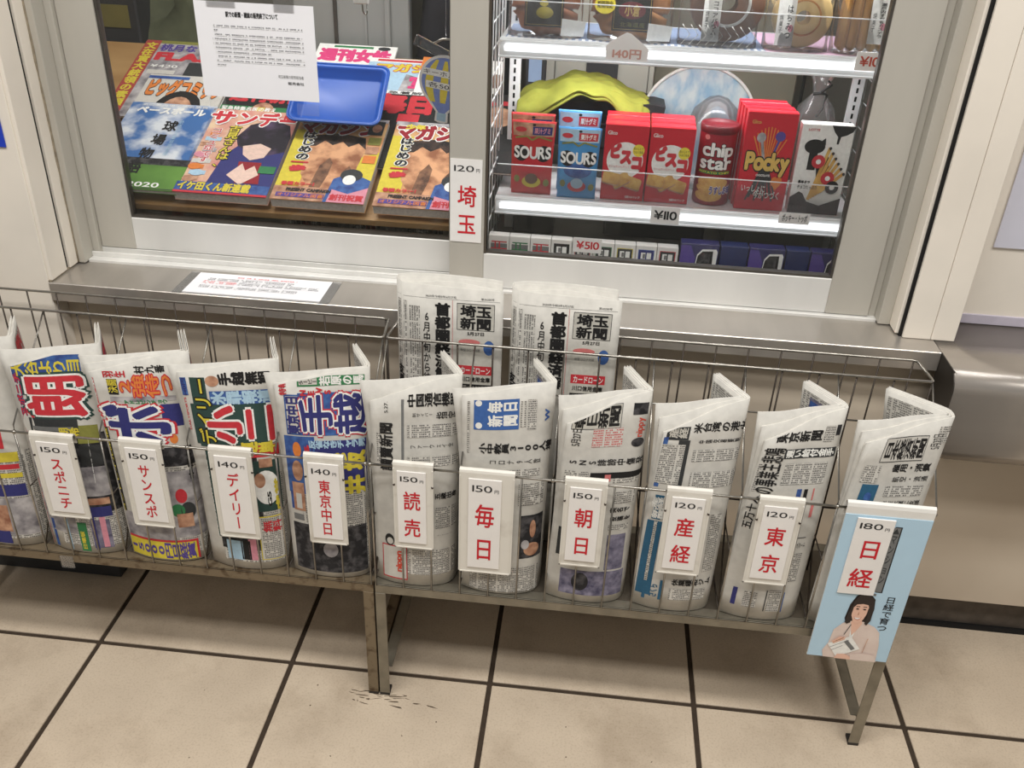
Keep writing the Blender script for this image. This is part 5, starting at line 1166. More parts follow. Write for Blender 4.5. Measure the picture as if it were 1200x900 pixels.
# perforated crates below the board
for i, (cx, lab) in enumerate(((.355, 'grey perforated crate under the board, left one'), (.475, 'grey perforated crate under the board, middle one'), (.60, 'grey perforated crate under the board by the mullion'))):
    t = thing('crate', lab, 'crate', (cx, .46, .7285), group='crates under the magazine board'); GR = mat('crate_grey', (128, 126, 118), .6, var=.05)
    part(MB().box(cx-.048, cx+.048, .4280, .50, .7290, .788, GR, bev=.002), 'crate_shell', t)
    hole = MB()
    for r_ in range(4):
        for c_ in range(7): hole.box(cx-.036+c_*.0105, cx-.0285+c_*.0105, .4272, .4285, .741+r_*.0115, .749+r_*.0115, BLACKG)
    part(hole, 'holes', t, kind='stuff')
# things standing further in: grey door panel, dark coat on a hook, olive shape added for reflections in the pane
t = thing('door_panel', 'pale grey ribbed panel standing behind the magazines', 'panel', (.36, .93, .7)); PN = mat('grey_panel', (150, 152, 148), .4, .1, var=.05, scale=4)
part(MB().box(.205, .475, .92, .95, .73, 1.7, PN, bev=.003), 'panel', t); part(MB().box(.300, .308, .914, .92, .74, 1.7, ALUD).box(.372, .377, .916, .92, .74, 1.7, PN).box(.418, .432, .913, .92, .74, 1.7, PN, bev=.002), 'rib', t)
def blob(name, label, cat, c, sx, sy, sz, m, seed, pn='shell', n=26, flat=True):
    rnd = random.Random(seed); ph = [rnd.uniform(0, 6.28) for _ in range(6)]; t = thing(name, label, cat, (c[0], c[1], c[2])); V = []; F = []; M2 = 14
    for j in range(M2+1):
        v = j/M2; th = math.pi*v
        for i in range(n):
            a = 2*math.pi*i/n; k = 1+.06*math.sin(3*a+ph[0]+2*v)+.04*math.sin(5*a+ph[1]-5*v)+.03*math.sin(9*v+ph[2]+2*a)
            sup = lambda q, e: math.copysign(abs(q)**e, q)
            V.append((c[0]+sx*sup(math.cos(a), .6)*sup(math.sin(th), .55)*k, c[1]+sy*sup(math.sin(a), .6)*sup(math.sin(th), .55)*k, c[2]+sz*(1-math.cos(th))*k))
    for j in range(M2): F += [(j*n+i, j*n+(i+1) % n, (j+1)*n+(i+1) % n, (j+1)*n+i) for i in range(n)]
    part(MB().add(V, F, m, True), pn, t); return t
blob('bag', 'dark coat-like black bag standing behind the weeklies', 'bag', (.60, .99, .73), .12, .06, .245, mat('black_cloth', (28, 28, 34), .8, var=.3, scale=20), 5)
t = blob('bag', 'olive green bag shape added for glass reflections, left end behind the magazines', 'bag', (-.12, 1.02, .73), .17, .08, .175, mat('olive_reflection', (96, 100, 74), .8, var=.2, scale=12), 8)  # rounded shape added in place of greenish reflections in the glass
t = thing('cardboard_box', 'dark box standing at the left behind the magazines', 'box', (-.28, 1.0, .73)); part(MB().box(-.42, -.17, .92, 1.08, .7285, 1.12, KD, bev=.004), 'box_shell', t); part(MB().box(-.40, -.19, .9175, .92, 1.03, 1.08, mat('box_label', (120, 112, 60), .6)), 'label_strip', t)

# ================================================================ the lit shelf cabinet behind the right window
LED = bpy.data.materials.new('led_tube'); LED.use_nodes = True; _b = LED.node_tree.nodes['Principled BSDF']
_b.inputs['Base Color'].default_value = (.9, .9, .9, 1); _b.inputs['Emission Color'].default_value = (.95, .97, 1, 1); _b.inputs['Emission Strength'].default_value = 1.6; MATS['led_tube'] = LED
SW = mat('shelf_white', (232, 234, 234), .3, .1, var=.03, scale=8)
cab = thing('display_shelves', 'white wire-sided display shelves with clear fences in the right window', 'shelf', (1.06, .58, .73))
XL, XR, YF, YB = .7370, 1.4180, .4260, .660
def slotted(x, y, s):
    mb = MB().box(x, x+.022, y, y+.012, .73, 1.60, SW, bev=.0008); part(mb, 'upright', cab)
    h = MB()
    for k in range(52): z = .76+k*.016; h.box(x+.0085, x+.0125, y-.0006, y+.0002, z, z+.0095, BLACKG)
    part(h, 'slots', cab, kind='stuff')
for x in (.7400, 1.3960): slotted(x, .585, 1)
for x, s in ((.7270, 1), (1.4240, -1)):
    mb = MB()
    for k in range(5): mb.tube([(x, .40+k*.05, .735), (x, .40+k*.05, 1.60)], .0017, SW, 6)
    for k in range(19): mb.tube([(x, .40, .76+k*.045), (x, .60, .76+k*.045)], .0013, SW, 6)
    part(mb, 'wire_grid', cab)
for zt in (.8500, 1.1370, 1.43):
    part(MB().box(XL, XR, YF, YB, zt-.006, zt, SW, bev=.0008), 'shelf', cab)
    part(MB().box(XL, XR, YF-.010, YF, zt-.030, zt+.004, SW, bev=.002).box(XL, XR, YF-.012, YF-.0095, zt-.005, zt+.001, SW, bev=.0008).box(XL, XR, YF-.012, YF-.0095, zt-.030, zt-.026, SW, bev=.0008), 'price_rail', cab)
    part(MB().tube([(XL+.01, YF-.0155, zt-.012), (XR-.01, YF-.0155, zt-.012)], .0052, LED, 10), 'light_tube', cab)
    part(MB().box(XL+.002, XR-.002, YF-.002, YF+.0005, zt+.0045, zt+.064, CLEAR), 'front_fence', cab)
    part(MB().box(XL+.002, XR-.002, YF-.0022, YF+.0007, zt+.0632, zt+.0646, SW), 'fence_edge', cab)
CP = mat('checked_liner', (150, 168, 200), .6, scale=1); 
part(MB().box(.745, 1.20, YF+.004, YB-.02, 1.1372, 1.1385, CP), 'shelf_liner', cab); part(MB().box(1.20, 1.36, YF+.004, YB-.02, 1.1372, 1.1385, mk('pink_liner', (232, 190, 214))), 'shelf_liner', cab)
ck = MB()
for k in range(38): ck.box(.748+k*.012, .754+k*.012, YF+.0045, YF+.030, 1.1386, 1.1388, mk('white_check', (236, 238, 242)))
part(ck, 'check_pattern', cab, kind='stuff')
def prod(name, label, cat, x0, x1, y, z0, z1, dep, m, front, lean=0., grp=None, sidem=None, bev=.0008):
    """carton standing on the shelf: box, flap line on top and printed front"""
    t = thing(name, label, cat, ((x0+x1)/2, y+dep/2, z0), grp)
    part(MB().box(x0, x1, y, y+dep, z0+.0004, z1, m, bev=bev), 'carton', t)
    part(MB().box(x0+.002, x1-.002, y+.003, y+dep*.7, z1-.0002, z1+.0006, m), 'top_flap', t)
    if front:
        P = Print(plane_map((x0, y, z0), (1, 0, 0), (0, 0, 1), x1-x0, z1-z0), (x1-x0, z1-z0)); front(P); P.build(t)
    return t
RED = mat('carton_red', (206, 32, 50), .35, var=.02); REDD = mat('can_red', (150, 24, 42), .35, var=.03)
BIS = mat('biscuit_print', (232, 190, 104), .5, scale=90, c2=(206, 152, 72)); CREM = mk('lemon', (240, 222, 70))
def f_bisco(P):
    P.ell('front_print', .08, .30, .92, .78, 'paperw', 0, 30)
    P.text('brand_text', 'Glico', .06, .86, .28, .93, 'h', 'paperw', 1, .01)
    P.ell('front_print', .66, .60, .93, .76, CREM, 2); P.text('name_text', 'おいしくて', .68, .685, .91, .725, 'h', 'textblack', 3, .02); P.text('name_text', 'つよくなる', .68, .64, .91, .68, 'h', 'textblack', 3, .02)
    for i, ch in enumerate('ビスコ'): P.text('name_text', ch, .13+.255*i, .56-.07*i, .40+.255*i, .76-.07*i, 'h', 'redink', 4, .10)
    P.text('small_text', 'クリームサンドビスケット', .14, .44, .62, .475, 'h', 'redink', 4, 0)
    for q, (cx, cy, a) in enumerate(((.72, .23, -.25), (.45, .26, .5), (.22, .28, -.15))):
        w_, h_ = .20, .075; pts = [(cx+(sx*w_*math.cos(a)-sy*h_*math.sin(a)*1.6), cy+(sx*w_*math.sin(a)*.62+sy*h_*math.cos(a))) for sx, sy in ((-1, -.8), (-.8, -1), (.8, -1), (1, -.8), (1, .8), (.8, 1), (-.8, 1), (-1, .8))]
        P.poly('biscuits', pts, 'photo_skin', 5+2*q); P.poly('biscuits', [(x, y+.022) for x, y in pts], BIS, 6+2*q)
    P.text('small_text', '5枚×3パック', .58, .035, .94, .075, 'h', 'paperw', 3, .02); P.text('small_text', 'クリームサンド', .06, .035, .4, .065, 'h', 'pink', 3, 0)
for k, (x0, x1, w_) in enumerate(((.9360, 1.0170, 'left'), (1.0200, 1.1020, 'right'))):
    for d in range(3):
        prod('biscuit_carton', ('front red biscuit carton of the %s stack, round white panel and yellow badge' if d == 0 else ('second' if d == 1 else 'rearmost')+' red biscuit carton behind the front one of the %s stack') % w_, 'box', x0+.001*d, x1+.001*d, .4520+d*.0325, .8504, .9940+.001*d, .0310, RED, f_bisco if d == 0 else (lambda P: P.text('brand_text', 'Glico', .06, .86, .28, .93, 'h', 'paperw', 1, .01)), grp='biscuit cartons')
def f_pocky(P):
    for k in range(11):
        x = .30+.04*k; P.line('sticks', [(.5+(x-.5)*.3, .45), (.18+.065*k, .76+.10*math.sin(k*.33))], .0022, 'orange', 1)
        P.line('sticks', [(.5+(x-.5)*.3, .45), (.20+.06*k, .10+.03*(k % 3))], .0032, 'dark', 1)
    P.ell('sticks', .24, .70, .42, .80, 'photo_grey', 2); P.ell('sticks', .60, .72, .80, .82, 'violet', 2)
    P.line('sticks', [(.34, .74), (.48, .44)], .005, 'photo_grey', 2); P.line('sticks', [(.70, .76), (.54, .44)], .004, 'violet', 2)
    P.text('name_text', 'Pocky', .09, .40, .96, .64, 'h', 'black', 3, .12); P.text('name_text', 'Pocky', .09, .40, .96, .64, 'h', mk('gold', (226, 190, 100)), 4, .06)
    P.text('small_text', 'CHOCOLATE', .34, .355, .62, .385, 'h', 'paperw', 3, .03); P.text('brand_text', 'Glico', .10, .88, .28, .93, 'h', 'gold', 2, .01)
    P.ell('front_print', .66, .26, .80, .36, 'orange', 4); P.ell('front_print', .76, .27, .88, .36, 'orange', 4); P.poly('front_print', [(.67, .29), (.87, .29), (.77, .22)], 'orange', 4)
    P.text('small_text', 'いっしょに', .08, .19, .58, .27, 'h', 'paperw', 5, .02); P.text('small_text', '今がつづく', .34, .12, .90, .21, 'h', 'paperw', 5, .02)
for d in range(4):
    prod('snack_carton', 'front red chocolate-stick carton right of the can' if d == 0 else '%s red chocolate-stick carton in the row behind the front one' % ('second', 'third', 'rearmost')[d-1], 'box', 1.1900-.002*d, 1.2810-.003*d, .4500+d*.0250, .8504, 1.0330+.001*(d % 2), .0235, RED, f_pocky if d == 0 else None, grp='chocolate-stick cartons')
def f_toppo(P):
    P.poly('front_print', [(.55, 1), (.62, .93), (.70, .88), (.70, .80), (.74, .80), (.76, .88), (.86, .90), (.97, .94), (1, .98), (1, 1)], 'black', 1)
    P.text('brand_text', 'LOTTE', .12, .925, .34, .96, 'h', 'redink', 1, .02)
    P.ell('front_print', .10, .68, .50, .84, 'black', 1); P.poly('front_print', [(.40, .82), (.48, .86), (.50, .78)], 'black', 1); P.rect('front_print', .22, .50, .38, .72, 'black', 1)
    P.poly('front_print', [(.38, .60), (.60, .66), (.66, .50), (.44, .40)], 'black', 1)
    for k in range(6): P.line('sticks', [(.36+.04*k, .16+.02*k), (.60+.07*k, .76-.055*k)], .0058, BIS, 2+k); P.ell('sticks', .575+.07*k, .735-.055*k, .63+.07*k, .77-.055*k, 'dark', 9)
    for x, z, m_ in ((.42, .60, 'redink'), (.66, .42, 'redink'), (.78, .32, 'black')): P.ell('name_text', x-.13, z-.075, x+.13, z+.075, m_, 10); P.ell('name_text', x-.05, z-.028, x+.05, z+.028, 'paperw', 11)
    P.text('small_text', '最後まで', .10, .335, .34, .385, 'h', 'textblack', 10, .04); P.text('small_text', 'チョコたっぷり', .10, .285, .5, .33, 'h', 'textblack', 10, .02)
    P.poly('front_print', [(0, 0), (0, .18), (.16, .25), (.24, .23), (.34, .14), (.6, .10), (1, .2), (1, 0)], mk('choco', (58, 34, 32), c2=(34, 20, 20)), 1)
prod('snack_carton', 'white and black stick-snack carton at the right end of the shelf', 'box', 1.2900, 1.3830, .4500, .8504, 1.0170, .026, MATS['paperw'], f_toppo)
# can of potato crisps
def can():
    c = (1.1480, .4880, .8504); r = .0345
    t = thing('crisp_can', 'dark red cylindrical crisps can between the cartons', 'can', c)
    part(MB().lathe([(0, .0006), (r*.96, .0006), (r, .003), (r, .135), (r*.985, .137)], c, REDD, 36), 'can_body', t); part(MB().lathe([(r*1.0, .135), (r*1.035, .137), (r*1.035, .149), (r*.97, .150), (r*.95, .146), (0, .1455)], c, mat('can_lid', (112, 22, 34), .4), 36), 'lid', t)
    P = Print(lambda x, y, l: (c[0]+(r+l)*math.sin((x-.5)*2.6), c[1]-(r+l)*math.cos((x-.5)*2.6), c[2]+y*.135), (r*2.6, .135), cut=(.08, .2))
    P.text('name_text', 'chip', .14, .68, .84, .93, 'h', 'black', 1, .07); P.text('name_text', 'chip', .14, .68, .84, .93, 'h', 'paperw', 2, .035); P.text('name_text', 'star', .12, .50, .82, .75, 'h', 'black', 1, .07); P.text('name_text', 'star', .12, .50, .82, .75, 'h', 'paperw', 3, .035)
    P.rect('name_text', .10, .455, .82, .50, 'green', 1); P.text('name_text', 'POTATO CHIPS', .12, .46, .80, .498, 'h', 'yellow', 2, .03); P.ell('brand_text', .16, .92, .28, .99, 'pinkred', 1)
    P.ell('crisps', .12, .24, .80, .42, BIS, 1); P.ell('crisps', .08, .06, .70, .22, BIS, 1); P.ell('crisps', .10, .18, .72, .32, BIS, 2); P.text('small_text', 'うすしお味', .40, .17, .88, .29, 'h', 'paperw', 4, .12); P.text('small_text', 'うすしお味', .40, .17, .88, .29, 'h', 'violet', 5, .05); P.build(t)
can()
# candy pouches
def pouch(x0, x1, y, z0, z1, m, col, label, top):
    W, H = x1-x0, z1-z0; t = thing('candy_pouch', label, 'pouch', ((x0+x1)/2, y, z0), 'candy pouches')
    def S(u, v, l):
        bulge = .010*math.sin(math.pi*min(max(u, 0), 1))**.8*math.sin(math.pi*min(max(v*1.0, 0), 1))**.6*(1-.45*v)+.008*(1-v)**2
        nar = 1-.10*math.sin(math.pi*min(1, max(0, (1-v)*.62)))
        return ((x0+x1)/2+(u-.5)*W*nar, y+.0105-bulge-l, z0+v*H)
    mb = MB(); mb.sheet(lambda a, b, c: (S(a, b, 0) if not c else (S(a, b, 0)[0], 2*(y+.0115)-S(a, b, 0)[1], S(a, b, 0)[2])), 16, 18, 0, m); part(mb, 'pouch_shell', t)
    P = Print(S, (W, H), cut=(.06, .06), base=.0005)
    P.rect('header_print', .03, .80, .97, .975, 'photo_skin' if col == 'r' else 'paleblue', 1); P.rect('header_print', .48, .82, .93, .93, 'navy' if col == 'r' else 'redink', 2); P.text('header_print', '果汁グミ', .52, .835, .90, .915, 'h', 'pink' if col == 'r' else 'paperw', 3, .03); P.ell('header_print', .08, .85, .34, .92, 'redink', 2); P.ell('header_print', .47, .935, .55, .965, 'black', 3)
    P.line('header_print', [(.08, .77), (.35, .80), (.48, .75), (.62, .80), (.94, .75)], .003, 'olive', 2)
    if top:
        P.ell('name_text', .04, .46, .40, .68, 'black', 2); P.ell('name_text', .58, .46, .96, .68, 'black', 2); P.text('name_text', 'SOURS', .05, .48, .95, .70, 'h', 'paperw', 3, .035)
        P.ell('front_print', .14, .30, .86, .50, 'carton_red' if col == 'r' else 'photo_blue', 1); P.ell('fruit_print', .26, .10, .74, .26, 'yellow' if col == 'r' else 'redink', 2); P.ell('fruit_print', .34, .15, .66, .30, 'umber_patch' if col == 'r' else 'paleblue', 3); P.ell('fruit_print', .80, .12, .95, .22, 'olive', 2); P.ell('fruit_print', .06, .16, .20, .26, 'olive', 2)
    P.build(t)
PR = mat('pouch_red', (196, 46, 48), .28, var=.05, bump=.05); PB = mat('pouch_blue', (70, 148, 206), .28, var=.06, bump=.05)
pouch(.7600, .8440, .452, .8504, .9880, PR, 'r', 'front red candy pouch at the left end of the shelf', True); pouch(.7560, .8400, .478, .8504, .9960, PR, 'r', 'red candy pouch just behind the front red one', False)
pouch(.8490, .9300, .445, .8504, .9830, PB, 'b', 'front blue candy pouch beside the red pouch', True); pouch(.8450, .9270, .492, .8504, 1.0030, PB, 'b', 'blue candy pouch behind, header higher than the front one', False)
# bread and cakes in clear bags on the upper shelf
BR1 = mat('bun_brown', (190, 116, 70), .5, scale=14, c2=(150, 82, 46), bump=.05); BR2 = mat('bun_gold', (214, 150, 78), .5, scale=14, c2=(180, 112, 58), bump=.05); BR3 = mat('cake_cocoa', (150, 112, 92), .6, scale=20, c2=(120, 86, 70)); BR4 = mat('cake_cream', (232, 208, 150), .6, scale=20, c2=(214, 180, 118)); BR5 = mat('loaf', (216, 168, 96), .6, scale=12, c2=(186, 136, 72), stretch=(4, 1, 1))
def bagged(x0, x1, kind, label, y=.440):
    z0 = 1.1390; W = x1-x0; H = .150; cx = (x0+x1)/2; t = thing('bread_bag', label, 'bread', (cx, y+.03, z0), 'bagged bread on the upper shelf')
    tilt = .18
    def at(u, v, w): return (cx+u, y+.030+w+v*tilt, z0+v)
    if kind in (1, 2):
        m = BR1 if kind == 1 else BR2; path = [at((W/2-.030)*math.cos(a), .052+.030*math.sin(a)+.0, 0) for a in [math.pi+math.pi*1.0*k/24 for k in range(25)]]
        path = [at(-(W/2-.030), .120, 0)]+path+[at((W/2-.030), .120, 0)]; part(MB().tube(path, .024, m, 14, rr=[.022]+[.023+.003*math.sin(k*1.3) for k in range(25)]+[.022]), 'bun', t)
    elif kind == 3: part(MB().lathe([(.016, -.02), (.060, -.02), (.064, -.012), (.064, .012), (.060, .02), (.016, .02), (.016, -.02)], at(.012, .070, 0), BR3, 30, axis=1), 'cake_ring', t); part(MB().lathe([(.034, -.0206), (.039, -.0212), (.039, -.0204)], at(.012, .070, 0), MATS['paperw'], 30, axis=1), 'icing', t)
    elif kind == 4: part(MB().lathe([(.012, -.02), (.046, -.02), (.050, -.012), (.050, .012), (.046, .02), (.012, .02), (.012, -.02)], at(.006, .054, 0), BR4, 30, axis=1), 'cake_ring', t); part(MB().lathe([(.027, -.0206), (.030, -.0212), (.030, -.0204)], at(.006, .054, 0), BR2, 30, axis=1), 'icing', t)
    else:
        mb = MB()
        for k in range(5): a = at(-W*.40+k*W*.17, .0, 0); mb.box(a[0], a[0]+W*.155, a[1]-.012, a[1]+.02, z0+.004, z0+.13, BR5, bev=.006)
        part(mb, 'loaf', t)
    # label and the clear bag
    if kind in (1, 2):
        Q = plane_map(at(-.036 if kind == 1 else -.032, .018, -.0262), (1, 0, 0), (0, tilt, 1), .068, .11); mb = MB(); mb.add([Q(0, 0, 0), Q(1, 0, 0), Q(1, 1, 0), Q(0, 1, 0), Q(0, 0, .0008), Q(1, 0, .0008), Q(1, 1, .0008), Q(0, 1, .0008)], [(3, 2, 1, 0), (4, 5, 6, 7), (0, 1, 5, 4), (1, 2, 6, 5), (2, 3, 7, 6), (3, 0, 4, 7)], MATS['black']); part(mb, 'label', t)
        P = Print(lambda x, y_, l: Q(x, y_, .0008+l), (.068, .11)); P.line('label_print', [(.04, .96), (.04, .03), (.96, .03), (.96, .96)], .0008, 'gold', 0)
        if kind == 1: P.ell('label_print', .30, .12, .74, .30, 'yellow', 1); P.ell('label_print', .38, .30, .60, .40, 'yellow', 1); P.text('label_print', '焼きいも', .25, .42, .80, .60, 'h', 'gold', 1, .03)
        else: P.ell('label_print', .14, .18, .84, .44, mk('seal_red', (132, 34, 48)), 1); P.text('label_print', '小倉', .3, .22, .7, .40, 'h', 'gold', 2, .03); P.text('label_print', 'あんバター', .2, .50, .85, .62, 'h', 'gold', 1, .02); P.text('label_print', '北海道産', .2, .06, .85, .14, 'h', 'olive', 1, .02)
        P.build(t)
        if kind == 2: o_ = Print(lambda x, y_, l: at(-W*.42+x*.036, .045+y_*.030, -.034-l), (.036, .03)); o_.ell('sticker', 0, 0, 1, 1, CREM, 0); o_.text('sticker', '期間限定', .12, .3, .88, .7, 'h', 'textblack', 1, .02); o_.build(t)
        w0 = .22 if kind == 1 else .20
        part(MB().add([at(w0*W, .006, -.034), at(w0*W+.040, .006, -.030), at(w0*W+.043, .030, -.032), at(w0*W+.001, .034, -.036), at(w0*W, .006, -.0332), at(w0*W+.040, .006, -.0292), at(w0*W+.043, .030, -.0312), at(w0*W+.001, .034, -.0352)], [(0, 1, 2, 3), (7, 6, 5, 4), (0, 4, 5, 1), (1, 5, 6, 2), (2, 6, 7, 3), (3, 7, 4, 0)], MATS['paperw']), 'price_sticker', t)
    else:
        xs = {3: -.030, 4: -.040, 5: .004}[kind]; Q = plane_map(at(xs, .010 if kind != 5 else .020, -.030), (1, 0, 0), (0, tilt, 1), .030 if kind != 5 else .028, .10); mb = MB(); mb.add([Q(0, 0, 0), Q(1, 0, 0), Q(1, 1, 0), Q(0, 1, 0), Q(0, 0, .0008), Q(1, 0, .0008), Q(1, 1, .0008), Q(0, 1, .0008)], [(3, 2, 1, 0), (4, 5, 6, 7), (0, 1, 5, 4), (1, 2, 6, 5), (2, 3, 7, 6), (3, 0, 4, 7)], MATS['paperw']); part(mb, 'label', t)
        P = Print(lambda x, y_, l: Q(x, y_, .0008+l), (.03, .1)); P.text('label_print', {3: 'ココアバウム', 4: 'はちみつ', 5: '瀬戸内すだちカステラ'}[kind], .50, .10, .85, .66, 'v', 'textblack', 0, .02); P.text('label_print', '焼菓子', .12, .2, .35, .5, 'v', 'textblack', 0, 0); P.ell('label_print', .65, .22, .95, .34, 'pink', 0); P.build(t)
    if kind in (3,):
        lat = MB()
        for k in range(9):
            lat.tube([at(-W*.45+k*W*.1, .004, -.033), at(-W*.45+(k+1)*W*.1, .020, -.034), at(-W*.45+k*W*.1, .036, -.034)], .0008, MATS['paper'], 4)
        part(lat, 'lattice_print', t)
    def bag(a, b, c):
        u = (a-.5)*W*.97; v = b*H+.0015; e = math.sin(math.pi*min(max(a, .02), .98))**.35; w_ = (-.036 if not c else .030)*e*(1-.25*b)+.0025*math.sin(a*19+b*7)*(b > .02)
        return at(u, v, w_)
    part(MB().sheet(bag, 26, 14, 0, FILM), 'clear_bag', t)
bagged(.7450, .8800, 1, 'bagged brown bun ring with black label at the left end of upper shelf')
bagged(.8860, 1.0380, 2, 'bagged golden bun ring with black and dark red label')
bagged(1.0450, 1.1860, 3, 'bagged cocoa ring cake with lattice edging and white label')
bagged(1.1950, 1.3080, 4, 'bagged pale ring cake on the pink liner')
bagged(1.3120, 1.4130, 5, 'bagged golden sliced loaf at the right end of upper shelf')
# price tags clipped to the rails
def tag(x, y, z, w_, h_, txt, m, label, extra=None):
    t, P = flat_card('price_tag', label, 'price tag', (x, y, z), (1, 0, 0), (0, 0, 1), w_, h_, .0010, WH, 'price tags on the display shelves'); P.text('price_text', txt, .10, .18, .92, .90, 'h', m, 1, .02)
    if extra: extra(P)
    P.build(t)
tag(1.0330, .4035, .8270, .0540, .0320, '¥110', 'textblack', 'white shelf tag reading ¥110 in black')
tag(.8930, .3830, .7660, .0540, .0290, '¥510', 'cardred', 'white tag reading ¥510 in red above the train boxes')
tag(1.3450, .4035, 1.1220, .0580, .0300, '¥100', mk('tag_red', (196, 74, 50)), 'white upper-shelf tag with red ¥10, partly behind the frame')
tag(1.2680, .4035, .8440, .0560, .0210, 'ポッキー・トッポ', 'textblack', 'small white shelf tag with black katakana under the stick cartons')
t = thing('price_tag', 'house-shaped white tag reading 140円 on the upper shelf rail', 'price tag', (.96, .4035, 1.116)); pts = [(.925, 1.116), (.996, 1.116), (.9965, 1.136), (.990, 1.142), (.965, 1.160), (.957, 1.162), (.950, 1.158), (.930, 1.146), (.923, 1.138)]
part(MB().prism(pts, 1, .4028, .4038, WH), 'sheet', t); P = Print(plane_map((.925, .4028, 1.116), (1, 0, 0), (0, 0, 1), .071, .046)); P.text('price_text', '140円', .14, .06, .86, .44, 'h', mk('overexposed_red', (214, 164, 150)), 0, .03); P.build(t)  # red ink paled: the tag's overexposure is painted into the colour
# yellow-green cloth over a black case, patterned disc bag, clear bag with cord
def cloth():
    t = thing('cloth', 'yellow-green folded cloth draped over the black case', 'cloth', (.885, .60, .98)); CL = mat('lime_cloth', (152, 154, 58), .9, scale=26, c2=(128, 130, 44), bump=.3)
    def S(a, b, c):
        x = .758+.262*a; e = math.sin(math.pi*a); top = .996+.034*e**.7*(1+.25*math.sin(a*3.1))+.008*math.exp(-((a-.50)/.10)**2)+.004*math.sin(a*21)
        y = .560+.125*b; lip = max(0, 1-b/.22)
        z = top-.026*lip*(1+.30*math.sin(a*7+1)+(.5 if a > .8 else 0)*(a-.8)*5)-.012*max(0, b-.6)+.0022*math.sin(a*30+b*16)+.002*math.sin(b*40-a*9); y -= .010*math.sin(lip*1.57)+.002*math.sin(a*26)*lip
        return (x, y+(.002 if c else 0), z-(.003 if c else 0))
    part(MB().sheet(S, 60, 24, 0, CL), 'draped_cloth', t); part(MB().sheet(lambda a, b, c: (S(a*.9+.03, b, 0)[0]+.004, S(a*.9+.03, b*.4, 0)[1]-.002+(.002 if c else 0), S(a*.9+.03, b*.5, 0)[2]-.007-(.002 if c else 0)), 50, 10, 0, CL), 'under_fold', t)
cloth()
def case():
    t = thing('case', 'black soft case under the yellow-green cloth', 'case', (.90, .64, .905)); m = mat('case_black', (34, 34, 37), .65, var=.2, scale=40, bump=.1)
    pts = [(.765, .975), (.770, .955), (.790, .930), (.83, .915), (.98, .915), (1.02, .93), (1.045, .97), (1.050, 1.000), (1.03, 1.004), (.80, 1.000), (.77, .99)]
    part(MB().prism(pts, 1, .580, .680, m), 'case_shell', t); part(MB().tube([(.80, .5795, .965), (.9, .5785, .958), (1.03, .5795, .97)], .0018, mat('zip', (70, 70, 72), .5)), 'zip', t)
    part(MB().box(.86, .97, .585, .675, .8505, .916, m, bev=.006), 'case_foot', t)
case()
def disc():
    c = (1.122, .655, .952); r = .117; m = mat('swirl_print', (192, 204, 202), .4, scale=34, c2=(134, 168, 190), thr=(.34, .64), stretch=(1.6, 1, .8), detail=6); t = thing('round_fan', 'blue and white marbled paper disc leaning behind the cartons', 'fan', (c[0], c[1], .8504))
    N = 48; F_ = [(c[0]+r*math.cos(2*math.pi*k/N), c[2]+r*1.0*math.sin(2*math.pi*k/N)) for k in range(N)]; part(MB().prism(F_, 1, c[1], c[1]+.004, m), 'disc', t)
    ring_ = [(c[0]+r*math.cos(2*math.pi*k/N), c[1]-.001, c[2]+r*math.sin(2*math.pi*k/N)) for k in range(N+1)]; part(MB().tube(ring_, .0035, mat('rim_white', (214, 216, 210), .4), 6, cap=False), 'rim', t)
    part(MB().tube([(1.119, .661, .8510), (1.119, .661, .90)], .004, MATS['rim_white'], 6), 'stand', t)
disc()
t = thing('clear_bag', 'clear plastic bag tied with black cord behind the white carton', 'bag', (1.335, .60, .8504))
part(MB().lathe([(0, .001), (.040, .001), (.046, .03), (.046, .12), (.034, .17), (.012, .195), (.016, .215), (.028, .24)], (1.335, .575, .8504), FILM, 26), 'bag_film', t)
part(MB().tube([(1.322, .566, 1.046), (1.335, .561, 1.050), (1.348, .566, 1.045), (1.343, .563, 1.020), (1.334, .562, 1.005)], .0028, MATS['black'], 6).tube([(1.335, .561, 1.050), (1.352, .562, 1.066), (1.344, .562, 1.072)], .0028, MATS['black'], 6), 'cord', t)
t = thing('clear_bag', 'clear domed plastic bag in front of the marbled disc', 'bag', (1.15, .60, .8504)); part(MB().lathe([(0, .001), (.055, .001), (.06, .05), (.058, .11), (.044, .15), (.02, .172), (0, .178)], (1.15, .590, .8504), FILM, 26), 'bag_film', t)
# grey machine and panels in the depth
t = thing('back_cabinet', 'beige cabinet door with black hourglass mark behind the cloth', 'cabinet', (.92, .86, .73)); part(MB().box(.78, 1.035, .85, .90, .729, 1.6, mat('cabinet_beige', (176, 172, 160), .5, var=.04, scale=5), bev=.002), 'door', t)
part(MB().prism([(.865, 1.075), (.975, 1.075), (.955, 1.03), (.955, .99), (.885, .99), (.885, 1.03)], 1, .846, .850, KD), 'black_mark', t); part(MB().box(.815, .8165, .8485, .85, .73, 1.6, ALUD).box(1.022, 1.0235, .8485, .85, .73, 1.6, ALUD), 'door_seam', t)
t = thing('monitor', 'dark upright screen edge at the left behind the slotted upright', 'screen', (.775, .80, .73)); part(MB().box(.755, .80, .79, .80, .729, 1.12, KD, bev=.003), 'screen', t); part(MB().box(.762, .79, .7885, .79, .99, 1.04, mat('screen_glow_blue', (150, 170, 200), .3)), 'picture', t)
t = thing('cupboard', 'olive grey cupboard panel behind the cartons', 'cabinet', (1.20, .95, .73)); part(MB().box(1.04, 1.36, .93, .98, .729, 1.6, mat('panel_olive', (142, 136, 118), .6, var=.05, scale=6), bev=.002), 'panel', t)
